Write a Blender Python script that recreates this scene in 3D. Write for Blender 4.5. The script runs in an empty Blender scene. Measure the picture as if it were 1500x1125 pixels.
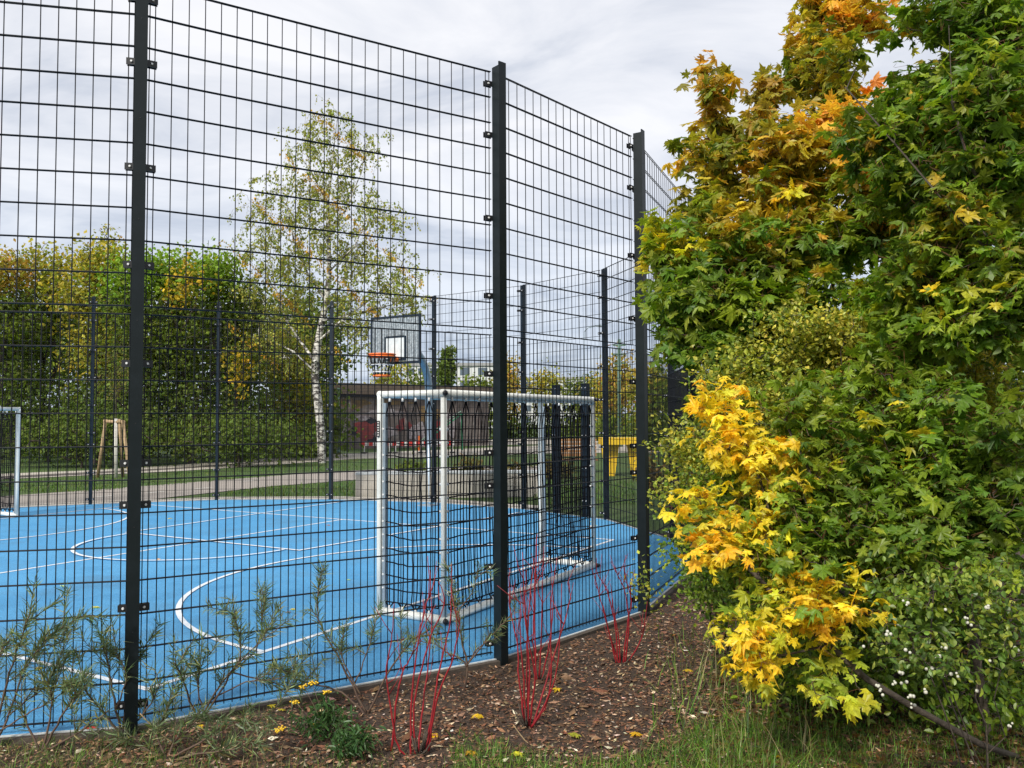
import bpy, math, random
import numpy as np
from mathutils import Vector, Matrix
rad = math.radians
rng = np.random.default_rng(7)
random.seed(7)
sc = bpy.context.scene
COL = sc.collection

# ------------------------------------------------------------------ camera
F, PITCH, ROLL, CH = 1211.4, rad(2.44), rad(-0.25), 1.804
cam_d = bpy.data.cameras.new('camera'); cam = bpy.data.objects.new('camera', cam_d); COL.objects.link(cam)
cam_d.sensor_width = 36; cam_d.lens = F / 1500 * 36; cam_d.clip_end = 2000; cam_d.clip_start = 0.05
cam.matrix_world = Matrix.Translation((0, 0, CH)) @ Matrix.Rotation(math.pi / 2 + PITCH, 4, 'X') @ Matrix.Rotation(ROLL, 4, 'Z')
sc.camera = cam


def ray(px, py):
    a, b = px - 750, py - 562.5
    c, s = math.cos(ROLL), math.sin(ROLL)
    a, b = a * c + b * s, -a * s + b * c
    return np.array([a, F * math.cos(PITCH) + b * math.sin(PITCH), -b * math.cos(PITCH) + F * math.sin(PITCH)])


def at(px, py, Y):
    r = ray(px, py)
    return np.array([0, 0, CH]) + r * (Y / r[1])


def G(px, py, z=0.0):
    r = ray(px, py)
    return np.array([0, 0, CH]) + r * ((z - CH) / r[2])


# ------------------------------------------------------------------ helpers
def link(o, parent=None):
    COL.objects.link(o)
    if parent is not None:
        o.parent = parent
    return o


def tag(o, label=None, cat=None, group=None, kind=None):
    if label: o['label'] = label
    if cat: o['category'] = cat
    if group: o['group'] = group
    if kind: o['kind'] = kind
    return o


def empty(name, loc, label, cat, group=None):
    o = bpy.data.objects.new(name, None); o.location = [float(c) for c in loc]; o.empty_display_size = .2
    link(o); return tag(o, label, cat, group)


class MB:
    """collects verts / polygons, builds ONE mesh object"""
    def __init__(s): s.V = []; s.F = []; s.n = 0; s.M = []; s.C = []
    def add(s, V, Fc, m=0, col=None):
        V = np.asarray(V, float).reshape(-1, 3)
        if isinstance(Fc, list) and not isinstance(Fc[0], np.ndarray): Fc = [np.array([q for q in Fc if len(q) == k]) for k in sorted({len(q) for q in Fc})]
        for f in (Fc if isinstance(Fc, list) else [Fc]):
            f = np.asarray(f, int)
            s.F.append(f + s.n); s.M.append(np.full(len(f), m))
        if col is not None: s.C.append(np.asarray(col, float))
        s.V.append(V); s.n += len(V); return s
    def box(s, c, h, ax=None, m=0):
        """centre, half sizes, axes 3x3 rows"""
        ax = np.eye(3) if ax is None else np.asarray(ax, float)
        q = np.array([[x, y, z] for x in (-1, 1) for y in (-1, 1) for z in (-1, 1)]) * np.asarray(h)
        return s.add(np.asarray(c) + q @ ax, [[0, 1, 3, 2], [4, 6, 7, 5], [0, 4, 5, 1], [2, 3, 7, 6], [0, 2, 6, 4], [1, 5, 7, 3]], m)
    def tubes(s, p0, p1, r0, r1, k=6, m=0, caps=False, col=None):
        p0 = np.atleast_2d(np.asarray(p0, float)); p1 = np.atleast_2d(np.asarray(p1, float)); N = len(p0)
        r0 = np.broadcast_to(r0, (N,)); r1 = np.broadcast_to(r1, (N,))
        d = p1 - p0; d /= np.maximum(np.linalg.norm(d, axis=1, keepdims=True), 1e-9)
        ref = np.where(np.abs(d[:, 2:3]) > .9, np.array([[1., 0, 0]]), np.array([[0, 0, 1.]]))
        a = np.cross(d, ref); a /= np.linalg.norm(a, axis=1, keepdims=True); b = np.cross(d, a)
        t = np.arange(k) / k * 2 * np.pi + np.pi / k
        w = a[:, None] * np.cos(t)[None, :, None] + b[:, None] * np.sin(t)[None, :, None]
        V = np.stack([p0[:, None] + w * r0[:, None, None], p1[:, None] + w * r1[:, None, None]], 1).reshape(-1, 3)
        i = np.arange(k); j = (i + 1) % k
        f = np.stack([i, j, j + k, i + k], 1)
        Fq = (f[None] + (np.arange(N) * 2 * k)[:, None, None]).reshape(-1, 4)
        fl = [Fq]
        if caps:
            fl.append(np.array([[n * 2 * k + k + q for q in range(k)] for n in range(N)]))
            fl.append(np.array([[n * 2 * k + q for q in range(k)][::-1] for n in range(N)]))
        c = None
        if col is not None: c = np.repeat(np.atleast_2d(col) if np.ndim(col) > 1 else np.tile(col, (N, 1)), 2 * k, 0)
        return s.add(V, fl, m, c)
    def path(s, P, r, k=8, m=0, caps=True, col=None):
        """one continuous tube through points"""
        P = np.asarray(P, float); n = len(P); r = np.broadcast_to(r, (n,))
        d = np.gradient(P, axis=0); d /= np.linalg.norm(d, axis=1, keepdims=True)
        ref = np.array([0, 0, 1.]) if abs(d[:, 2]).mean() < .8 else np.array([1., 0, 0])
        a = np.cross(d, ref); a /= np.linalg.norm(a, axis=1, keepdims=True); b = np.cross(d, a)
        t = np.arange(k) / k * 2 * np.pi
        V = (P[:, None] + (a[:, None] * np.cos(t)[None, :, None] + b[:, None] * np.sin(t)[None, :, None]) * r[:, None, None]).reshape(-1, 3)
        i = np.arange(k); j = (i + 1) % k
        fl = [(np.stack([i, j, j + k, i + k], 1)[None] + (np.arange(n - 1) * k)[:, None, None]).reshape(-1, 4)]
        if caps: fl += [np.array([list(range(k))[::-1]]), np.array([[(n - 1) * k + q for q in range(k)]])]
        return s.add(V, fl, m, None if col is None else np.tile(col, (len(V), 1)))
    def build(s, name, mats, parent=None, smooth=False, loc=None):
        V = np.concatenate(s.V)
        if parent is not None: V = V - np.array(parent_loc(parent))
        me = bpy.data.meshes.new(name)
        cnt = [f.shape[1] for f in s.F]
        loops = np.concatenate([f.reshape(-1) for f in s.F])
        tot = np.concatenate([np.full(len(f), f.shape[1]) for f in s.F])
        start = np.concatenate([[0], np.cumsum(tot)[:-1]])
        me.vertices.add(len(V)); me.vertices.foreach_set('co', V.reshape(-1).astype(np.float32))
        me.loops.add(len(loops)); me.loops.foreach_set('vertex_index', loops.astype(np.int32))
        me.polygons.add(len(tot)); me.polygons.foreach_set('loop_start', start.astype(np.int32))
        me.polygons.foreach_set('loop_total', tot.astype(np.int32))
        me.polygons.foreach_set('material_index', np.concatenate(s.M).astype(np.int32))
        me.polygons.foreach_set('use_smooth', np.full(len(tot), bool(smooth)))
        for mt in (mats if isinstance(mats, list) else [mats]): me.materials.append(mt)
        if s.C:
            C = np.concatenate(s.C); C = np.concatenate([C[:, :3], np.ones((len(C), 1))], 1)
            ca = me.color_attributes.new('tint', 'FLOAT_COLOR', 'POINT'); ca.data.foreach_set('color', C.reshape(-1).astype(np.float32))
        me.update(calc_edges=True); me.validate()
        return link(bpy.data.objects.new(name, me), parent)


def parent_loc(o):
    l = Vector((0, 0, 0))
    while o is not None: l = l + o.location; o = o.parent
    return l


def copy_tree(o, parent=None):
    c = o.copy(); COL.objects.link(c)
    if parent is not None: c.parent = parent
    for ch in list(o.children): copy_tree(ch, c)
    return c


# ------------------------------------------------------------------ materials
def mat(name, col, rough=.6, metal=0, noise=None, bump=None, spec=.5, coords='Object'):
    """noise=(scale, colour2, lo, hi)   bump=(scale,strength,dist)"""
    m = bpy.data.materials.new(name); m.use_nodes = True; nt = m.node_tree; b = nt.nodes['Principled BSDF']
    b.inputs['Base Color'].default_value = (*col, 1); b.inputs['Roughness'].default_value = rough
    b.inputs['Metallic'].default_value = metal; b.inputs['Specular IOR Level'].default_value = spec
    tc = nt.nodes.new('ShaderNodeTexCoord')
    if noise:
        prev = None
        for (s, c2, lo, hi) in (noise if isinstance(noise, list) else [noise]):
            n = nt.nodes.new('ShaderNodeTexNoise'); n.inputs['Scale'].default_value = s; n.inputs['Detail'].default_value = 5
            n.inputs['Roughness'].default_value = .65
            r = nt.nodes.new('ShaderNodeMapRange'); r.inputs['From Min'].default_value = lo; r.inputs['From Max'].default_value = hi
            x = nt.nodes.new('ShaderNodeMix'); x.data_type = 'RGBA'
            nt.links.new(tc.outputs[coords], n.inputs['Vector']); nt.links.new(n.outputs['Fac'], r.inputs['Value'])
            nt.links.new(r.outputs[0], x.inputs['Factor'])
            if prev is None: x.inputs['A'].default_value = (*col, 1)
            else: nt.links.new(prev, x.inputs['A'])
            x.inputs['B'].default_value = (*c2, 1); prev = x.outputs['Result']
        nt.links.new(prev, b.inputs['Base Color'])
    if bump:
        n = nt.nodes.new('ShaderNodeTexNoise'); n.inputs['Scale'].default_value = bump[0]; n.inputs['Detail'].default_value = 4
        u = nt.nodes.new('ShaderNodeBump'); u.inputs['Strength'].default_value = bump[1]; u.inputs['Distance'].default_value = bump[2]
        nt.links.new(tc.outputs[coords], n.inputs['Vector']); nt.links.new(n.outputs['Fac'], u.inputs['Height']); nt.links.new(u.outputs[0], b.inputs['Normal'])
    return m


def leaf_mat(name, trans=.4, rough=.45, spec=.4, nscale=60):
    m = bpy.data.materials.new(name); m.use_nodes = True; nt = m.node_tree; b = nt.nodes['Principled BSDF']; out = nt.nodes['Material Output']
    a = nt.nodes.new('ShaderNodeAttribute'); a.attribute_name = 'tint'
    n = nt.nodes.new('ShaderNodeTexNoise'); n.inputs['Scale'].default_value = nscale; n.inputs['Detail'].default_value = 3
    g = nt.nodes.new('ShaderNodeNewGeometry'); nt.links.new(g.outputs['Position'], n.inputs['Vector'])
    r = nt.nodes.new('ShaderNodeMapRange'); r.inputs['From Min'].default_value = .3; r.inputs['From Max'].default_value = .7
    r.inputs['To Min'].default_value = .75; r.inputs['To Max'].default_value = 1.25
    x = nt.nodes.new('ShaderNodeVectorMath'); x.operation = 'SCALE'
    nt.links.new(n.outputs['Fac'], r.inputs['Value']); nt.links.new(a.outputs['Color'], x.inputs[0]); nt.links.new(r.outputs[0], x.inputs['Scale'])
    n2 = nt.nodes.new('ShaderNodeTexNoise'); n2.inputs['Scale'].default_value = nscale * 2.2; n2.inputs['Detail'].default_value = 2; nt.links.new(g.outputs['Position'], n2.inputs['Vector'])
    r2 = nt.nodes.new('ShaderNodeMapRange'); r2.inputs['From Min'].default_value = .64; r2.inputs['From Max'].default_value = .72; nt.links.new(n2.outputs['Fac'], r2.inputs['Value'])
    m2 = nt.nodes.new('ShaderNodeMix'); m2.data_type = 'RGBA'; m2.inputs['B'].default_value = (.16, .09, .03, 1); nt.links.new(r2.outputs[0], m2.inputs['Factor']); nt.links.new(x.outputs[0], m2.inputs['A'])
    nt.links.new(m2.outputs['Result'], b.inputs['Base Color']); b.inputs['Roughness'].default_value = rough; b.inputs['Specular IOR Level'].default_value = spec
    t = nt.nodes.new('ShaderNodeBsdfTranslucent'); k = nt.nodes.new('ShaderNodeVectorMath'); k.operation = 'MULTIPLY'
    k.inputs[1].default_value = (1.5, 1.45, .7)
    nt.links.new(x.outputs[0], k.inputs[0]); nt.links.new(k.outputs[0], t.inputs['Color'])
    mx = nt.nodes.new('ShaderNodeMixShader'); mx.inputs[0].default_value = trans
    nt.links.new(b.outputs[0], mx.inputs[1]); nt.links.new(t.outputs[0], mx.inputs[2]); nt.links.new(mx.outputs[0], out.inputs['Surface'])
    return m


M = dict(
    leaf=leaf_mat('maple_leaf', .45), small=leaf_mat('small_leaf', .35, .4), farleaf=leaf_mat('far_leaf', .35, .6, .2, 8),
    blade=leaf_mat('grass_blade', .3, .5), chip=leaf_mat('wood_chip', 0, .75, .25, 90),
    steel=mat('anthracite_steel', (.0045, .0085, .010), .45, 0, [(9, (.008, .013, .016), .45, .75), (70, (.03, .03, .028), .66, .8)], (140, .08, .002), .3),
    wire=mat('anthracite_wire', (.004, .005, .008), .5, spec=.25),
    steel_far=mat('blue_grey_steel', (.007, .015, .026), .45, 0, (5, (.012, .022, .034), .4, .7), None, .3),
    bolt=mat('galvanised_bolt', (.8, .8, .8), .35, .15),
    black=mat('black_plastic', (.012, .012, .014), .45),
    white=mat('white_tube', (.76, .77, .73), .32, 0, (3, (.60, .61, .57), .45, .75), (30, .04, .003)),
    rope=mat('black_rope', (.005, .005, .007), .8, spec=.1),
    hook=mat('white_hook', (.7, .7, .7), .4),
    galv=mat('galvanised_pole', (.33, .40, .46), .4, .35, (14, (.26, .31, .36), .4, .7)),
    orange=mat('orange_rim', (.80, .16, .02), .35),
    board=mat('perforated_board', (.42, .46, .48), .5, .1, (25, (.20, .23, .25), .4, .6)),
    boardw=mat('board_target', (.62, .66, .66), .4, 0, (8, (.5, .54, .55), .4, .7)),
    bark=mat('dark_bark', (.05, .038, .028), .9, 0, (18, (.09, .07, .05), .4, .7), (40, .6, .02)),
    birchbark=None,
    redstem=mat('red_stem', (.27, .014, .02), .45, 0, [(9, (.20, .012, .018), .4, .65), (60, (.12, .05, .03), .62, .8)]),
    willowstem=mat('willow_stem', (.085, .05, .038), .8, 0, (20, (.14, .095, .06), .4, .7)),
    stake=mat('stake_wood', (.38, .27, .15), .8, 0, (12, (.25, .17, .09), .4, .7)),
    berry=mat('white_berry', (.50, .49, .40), .35, 0, (60, (.45, .36, .25), .6, .8)),
    flower=mat('yellow_flower', (.75, .48, .02), .6),
    concrete=mat('pale_concrete', (.50, .46, .40), .85, 0, [(3, (.40, .37, .32), .4, .7), (60, (.58, .54, .48), .5, .75)], (60, .3, .005)),
    kerb=mat('kerb', (.085, .066, .052), .9, 0, (30, (.05, .04, .03), .4, .7), (80, .4, .005)),
    lip=mat('pale_edge', (.55, .58, .58), .7, 0, (20, (.38, .40, .42), .4, .7)),
    paving=mat('pale_paving', (.46, .42, .36), .85, 0, (1.5, (.36, .33, .28), .4, .7)),
    path=mat('path_asphalt', (.30, .265, .235), .9, 0, [(.6, (.24, .215, .19), .4, .7), (50, (.36, .33, .29), .5, .8)]),
    dash=mat('path_line', (.62, .60, .56), .8),
    curbdark=mat('dark_kerb', (.10, .085, .075), .9),
    lawn=mat('lawn', (.055, .105, .018), .95, 0, [(.5, (.075, .11, .022), .4, .65), (6, (.035, .075, .014), .45, .7)], (30, .6, .05)),
    soil=mat('mulch_soil', (.045, .028, .018), .95, 0, [(25, (.10, .06, .038), .45, .65), (5, (.03, .018, .012), .45, .75)], (45, 1, .03)),
    wallb=mat('bunker_wall', (.17, .14, .13), .9, 0, [(.8, (.11, .085, .08), .4, .65), (2.2, (.24, .21, .20), .5, .7)], (4, .4, .05)),
    roofb=mat('bunker_roof', (.12, .09, .07), .9),
    graf1=mat('graffiti_red', (.26, .045, .045), .8, 0, (4, (.15, .04, .045), .45, .6)), graf2=mat('graffiti_pale', (.36, .32, .34), .8, 0, (4, (.2, .16, .17), .45, .6)),
    graf3=mat('graffiti_ochre', (.25, .16, .06), .8, 0, (3, (.12, .08, .05), .4, .6)), graf4=mat('graffiti_dark', (.02, .02, .03), .8),
    yellow=mat('yellow_paint', (.80, .52, .02), .45, 0, (5, (.7, .43, .02), .4, .7)),
    wood=mat('bench_wood', (.36, .19, .08), .7, 0, (10, (.26, .13, .05), .4, .7)),
    greenpole=mat('green_pole', (.09, .16, .12), .5), redp=mat('red_plastic', (.7, .05, .04), .5), whitep=mat('white_plastic', (.78, .76, .74), .5),
    greenp=mat('green_plastic', (.03, .20, .10), .4), flat=mat('apartment_plaster', (.62, .63, .62), .8, 0, (.1, (.52, .54, .55), .4, .7)),
    glass=mat('window_glass', (.10, .13, .16), .15), flatroof=mat('apartment_roof', (.30, .30, .30), .9),
)
# birch bark: white with dark horizontal scars
m = bpy.data.materials.new('birch_bark'); m.use_nodes = True; nt = m.node_tree; b = nt.nodes['Principled BSDF']
tc = nt.nodes.new('ShaderNodeTexCoord'); mp = nt.nodes.new('ShaderNodeMapping'); mp.inputs['Scale'].default_value = (2.2, 2.2, 5)
n = nt.nodes.new('ShaderNodeTexNoise'); n.inputs['Scale'].default_value = 1.6; n.inputs['Detail'].default_value = 6; n.inputs['Roughness'].default_value = .7
r = nt.nodes.new('ShaderNodeValToRGB'); r.color_ramp.elements[0].position = .47; r.color_ramp.elements[0].color = (.06, .05, .045, 1)
r.color_ramp.elements[1].position = .53; r.color_ramp.elements[1].color = (.62, .60, .55, 1)
nt.links.new(tc.outputs['Object'], mp.inputs[0]); nt.links.new(mp.outputs[0], n.inputs['Vector']); nt.links.new(n.outputs['Fac'], r.inputs[0]); nt.links.new(r.outputs[0], b.inputs['Base Color'])
b.inputs['Roughness'].default_value = .8; M['birchbark'] = m
# blue rubber court: granules + soft wear
m = mat('blue_rubber_court', (.060, .255, .49), .8, 0, [(.35, (.085, .30, .53), .35, .7), (1.7, (.048, .21, .41), .5, .8), (7, (.14, .28, .42), .60, .8), (.9, (.07, .225, .40), .52, .7)], (260, .35, .003))
nt = m.node_tree; b = nt.nodes['Principled BSDF']; src = b.inputs['Base Color'].links[0].from_socket
tc = nt.nodes.new('ShaderNodeTexCoord')
v = nt.nodes.new('ShaderNodeTexVoronoi'); v.inputs['Scale'].default_value = 170
rr = nt.nodes.new('ShaderNodeSeparateColor'); mr = nt.nodes.new('ShaderNodeMapRange'); mr.inputs['To Min'].default_value = .72; mr.inputs['To Max'].default_value = 1.28
sx = nt.nodes.new('ShaderNodeVectorMath'); sx.operation = 'SCALE'
nt.links.new(tc.outputs['Object'], v.inputs['Vector']); nt.links.new(v.outputs['Color'], rr.inputs[0]); nt.links.new(rr.outputs[0], mr.inputs['Value'])
nt.links.new(src, sx.inputs[0]); nt.links.new(mr.outputs[0], sx.inputs['Scale']); nt.links.new(sx.outputs[0], b.inputs['Base Color'])
b.inputs['Specular IOR Level'].default_value = .3
M['court'] = m
M['line'] = mat('white_line', (.68, .71, .74), .8, 0, [(40, (.35, .48, .64), .56, .74), (3, (.52, .60, .68), .5, .7)])

# ------------------------------------------------------------------ world, sun
w = bpy.data.worlds.new('World'); sc.world = w; w.use_nodes = True; nt = w.node_tree
SUN_EL, SUN_AZ = rad(40), rad(212)      # azimuth clockwise from +Y : behind-left of the camera
bg = nt.nodes['Background']; sky = nt.nodes.new('ShaderNodeTexSky'); sky.sky_type = 'NISHITA'; sky.sun_disc = False
sky.sun_elevation = SUN_EL; sky.sun_rotation = SUN_AZ
tc = nt.nodes.new('ShaderNodeTexCoord')
sep = nt.nodes.new('ShaderNodeSeparateXYZ'); nt.links.new(tc.outputs['Generated'], sep.inputs[0])
zz = nt.nodes.new('ShaderNodeMath'); zz.operation = 'MAXIMUM'; zz.inputs[1].default_value = 0.0; nt.links.new(sep.outputs['Z'], zz.inputs[0])
za = nt.nodes.new('ShaderNodeMath'); za.operation = 'ADD'; za.inputs[1].default_value = .22; nt.links.new(zz.outputs[0], za.inputs[0])
dv = nt.nodes.new('ShaderNodeVectorMath'); dv.operation = 'DIVIDE'; cmb = nt.nodes.new('ShaderNodeCombineXYZ')
for k in range(3): nt.links.new(za.outputs[0], cmb.inputs[k])
nt.links.new(tc.outputs['Generated'], dv.inputs[0]); nt.links.new(cmb.outputs[0], dv.inputs[1])
mp = nt.nodes.new('ShaderNodeMapping'); mp.inputs['Location'].default_value = (1.3, 4.1, 0); mp.inputs['Scale'].default_value = (1, 1.5, 1)
nt.links.new(dv.outputs[0], mp.inputs[0])
n1 = nt.nodes.new('ShaderNodeTexNoise'); n1.inputs['Scale'].default_value = 1.8; n1.inputs['Detail'].default_value = 7; n1.inputs['Roughness'].default_value = .56; n1.inputs['Distortion'].default_value = .5
nt.links.new(mp.outputs[0], n1.inputs['Vector'])
cr = nt.nodes.new('ShaderNodeValToRGB'); e = cr.color_ramp.elements
e[0].position = .36; e[0].color = (6.3, 6.7, 7.6, 1)
e[1].position = .62; e[1].color = (9.9, 9.9, 10.2, 1)
q = cr.color_ramp.elements.new(.48); q.color = (8.3, 8.5, 9.1, 1)
nt.links.new(n1.outputs['Fac'], cr.inputs[0])
mx = nt.nodes.new('ShaderNodeMix'); mx.data_type = 'RGBA'; mx.inputs['Factor'].default_value = .88
el = nt.nodes.new('ShaderNodeMapRange'); el.inputs['From Min'].default_value = .0; el.inputs['From Max'].default_value = .36; el.interpolation_type = 'SMOOTHSTEP'
nt.links.new(sep.outputs['Z'], el.inputs['Value'])
lo = nt.nodes.new('ShaderNodeMix'); lo.data_type = 'RGBA'; lo.blend_type = 'MULTIPLY'; lo.inputs['Factor'].default_value = 1
lc = nt.nodes.new('ShaderNodeMix'); lc.data_type = 'RGBA'; lc.inputs['A'].default_value = (.72, .80, .90, 1); lc.inputs['B'].default_value = (1, 1, 1, 1); nt.links.new(el.outputs[0], lc.inputs['Factor'])
nt.links.new(cr.outputs[0], lo.inputs['A']); nt.links.new(lc.outputs['Result'], lo.inputs['B'])
nt.links.new(sky.outputs[0], mx.inputs['A']); nt.links.new(lo.outputs['Result'], mx.inputs['B'])
nt.links.new(mx.outputs['Result'], bg.inputs['Color']); bg.inputs['Strength'].default_value = .1
sd = bpy.data.lights.new('sun', 'SUN'); sd.energy = 4.0; sd.angle = rad(7); sd.color = (1, .95, .86)
so = link(bpy.data.objects.new('sun', sd))
to_sun = Vector((math.sin(SUN_AZ) * math.cos(SUN_EL), math.cos(SUN_AZ) * math.cos(SUN_EL), math.sin(SUN_EL)))
so.rotation_euler = to_sun.to_track_quat('Z', 'Y').to_euler()
sc.view_settings.view_transform = 'Standard'; sc.view_settings.look = 'None'; sc.view_settings.exposure = 0.12; sc.view_settings.gamma = 1
sc.cycles.max_bounces = 6; sc.cycles.transparent_max_bounces = 4; sc.cycles.diffuse_bounces = 4
sc.cycles.use_denoising = True

# ------------------------------------------------------------------ plan
P0 = (-4.73, 4.45); PM = (-7.1, 5.1)
P = {1: (-2.264, 4.988), 2: (-.133, 6.331), 3: (1.167, 7.819), 4: (2.162, 10.119)}
FF = [(-13.2, 15.6), (-11.35, 16.85), (-9.127, 17.956), (-6.721, 18.846), (-4.144, 18.829), (-1.738, 18.047), (.184, 16.644), (1.627, 14.88), (2.334, 12.415)]
near_pts = [PM, P0, P[1], P[2], P[3], P[4]]
ring = near_pts + FF[::-1]
ringa = np.array(ring)
TH = rad(59.69); U = np.array([math.cos(TH), math.sin(TH), 0]); W = np.array([-U[1], U[0], 0]); A0 = np.array([-2.463, 5.64, 0])


def cv(u, v, z=0.): return A0 + U * u + W * v + np.array([0, 0, z])


def offset(pts, d):
    pts = np.asarray(pts, float); n = len(pts); out = []
    for i in range(n):
        a, b, c = pts[i - 1], pts[i], pts[(i + 1) % n]
        t1 = (b - a) / np.linalg.norm(b - a); t2 = (c - b) / np.linalg.norm(c - b)
        n1 = np.array([t1[1], -t1[0]]); n2 = np.array([t2[1], -t2[0]]); nn = n1 + n2; nn /= np.linalg.norm(nn)
        out.append(b + nn * d / max(.5, nn @ n1))
    return np.array(out)


def flat(name, pts, z, m, kind='structure', hole=None):
    mb = MB(); pts = np.array([[p[0], p[1], z] for p in pts])
    if hole is None: mb.add(pts, [list(range(len(pts)))])
    else:
        h = np.array([[p[0], p[1], z] for p in hole]); n = len(pts); mb.add(np.concatenate([pts, h]), [[i, (i + 1) % n, n + (i + 1) % n, n + i] for i in range(n)])
    o = mb.build(name, m); o['kind'] = kind; return o


# ground: one sheet to the horizon, finer under the camera
mb = MB()
mb.add([[-600, -100, -.06], [600, -100, -.06], [600, 900, -.06], [-600, 900, -.06]], [[0, 1, 2, 3]])
mb.build('ground', M['lawn'])['kind'] = 'structure'
flat('court', offset(ring, .035), 0, M['court'])
# kerb ring and pale lip (real little step)
for nm, d0, d1, z, m_ in (('court_edge', .035, .055, .012, M['lip']), ('kerb', .055, .10, .006, M['kerb'])):
    a, b_ = offset(ring, d0), offset(ring, d1); n = len(a); mb = MB()
    V = [[*p, z] for p in a] + [[*p, z] for p in b_] + [[*p, -.1] for p in a] + [[*p, -.1] for p in b_]
    mb.add(V, [[i, (i + 1) % n, n + (i + 1) % n, n + i] for i in range(n)] + [[n + i, n + (i + 1) % n, 3 * n + (i + 1) % n, 3 * n + i] for i in range(n)] + [[i, 2 * n + i, 2 * n + (i + 1) % n, (i + 1) % n] for i in range(n)])
    mb.build(nm, m_)['kind'] = 'structure'
# concrete margin beyond the far fence
fo = FF[:-2]; a = offset(ring, .13)[6 + 2:][::-1]; b_ = offset(ring, .85)[6 + 2:][::-1]
mb = MB(); n = len(a); mb.add([[*p, -.004] for p in a] + [[*p, -.004] for p in b_], [[i, i + 1, n + i + 1, n + i] for i in range(n - 1)])
mb.build('pavement', M['concrete'])['kind'] = 'structure'

# court lines
mb = MB(); LW = .025
def seg(u0, v0, u1, v1, w=LW, z=.004):
    a, b_ = cv(u0, v0, z), cv(u1, v1, z); d = (b_ - a) / np.linalg.norm(b_ - a); s_ = np.cross([0, 0, 1], d) * w
    mb.add([a - s_, b_ - s_, b_ + s_, a + s_], [[0, 1, 2, 3]])
def arc(uc, vc, r, a0, a1, w=LW, z=.008, n=48, ru=None):
    t = np.linspace(a0, a1, n); ru = ru or r
    V = [cv(uc + (ru + s_) * math.sin(x), vc + (r + s_) * math.cos(x), z) for s_ in (-w, w) for x in t]
    mb.add(V, [[i, i + 1, n + i + 1, n + i] for i in range(n - 1)])
UW, VL = 7.85, 11.0
seg(-LW, 0, UW + LW, 0); seg(-LW, VL, UW + LW, VL); seg(0, LW, 0, VL - LW); seg(UW, LW, UW, VL - LW)
seg(LW, 5.3, UW - LW, 5.3)
arc(3.95, 0, 2.93, -math.pi / 2, math.pi / 2); arc(3.95, VL, 2.93, math.pi / 2, 1.5 * math.pi)
seg(4.82, 3.35, 4.82, 7.2, z=.012); seg(4.82 + LW, 3.35 + LW, 10.3, 3.0, z=.012); seg(4.82 + LW, 7.2 - LW, 10.3, 7.5, z=.012)
arc(4.75, 5.3, 1.7, math.pi, 2 * math.pi, z=.016)
mb.build('court_markings', M['line'])['kind'] = 'structure'

# ------------------------------------------------------------------ fences
CLZ = [4.4, 4.0, 3.35, 2.75, 2.15, 1.55, 1.3, .69, .12]


def panel_mesh(p, q, near, name, parent, ga=.03):
    p = np.array([*p, 0.]); q = np.array([*q, 0.]); d = q - p; L = np.linalg.norm(d); d /= L
    nrm = np.array([d[1], -d[0], 0])      # outward
    rv, rh = (.0034, .0042)
    mb = MB(); k = 5 if near else 4
    def X(t, z, o=0): return p + d * t + nrm * o + np.array([0, 0, z])
    # lower: 50 mm spacing, upper: 100 mm
    for (z0, z1, st) in ((.03, 2.45, .05), (2.50, 4.5, .1)):
        n = int(round((L - .15) / st)); ts = np.linspace(.075, L - .075, n + 1); ts = np.concatenate([[.043], ts, [L - .043]])
        mb.tubes([X(t, z0) for t in ts], [X(t, z1) for t in ts], rv, rv, k)
    zs = [.05 + .2 * i for i in range(13)] + [2.5 + .2 * i for i in range(11)]
    p0, p1 = [], []
    for z in zs:
        for o in (-.0076, .0076): p0.append(X(ga, z, o)); p1.append(X(L - ga, z, o))
    mb.tubes(p0, p1, rh, rh, k)
    return mb.build(name, M['wire'], parent, smooth=True)


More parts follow.
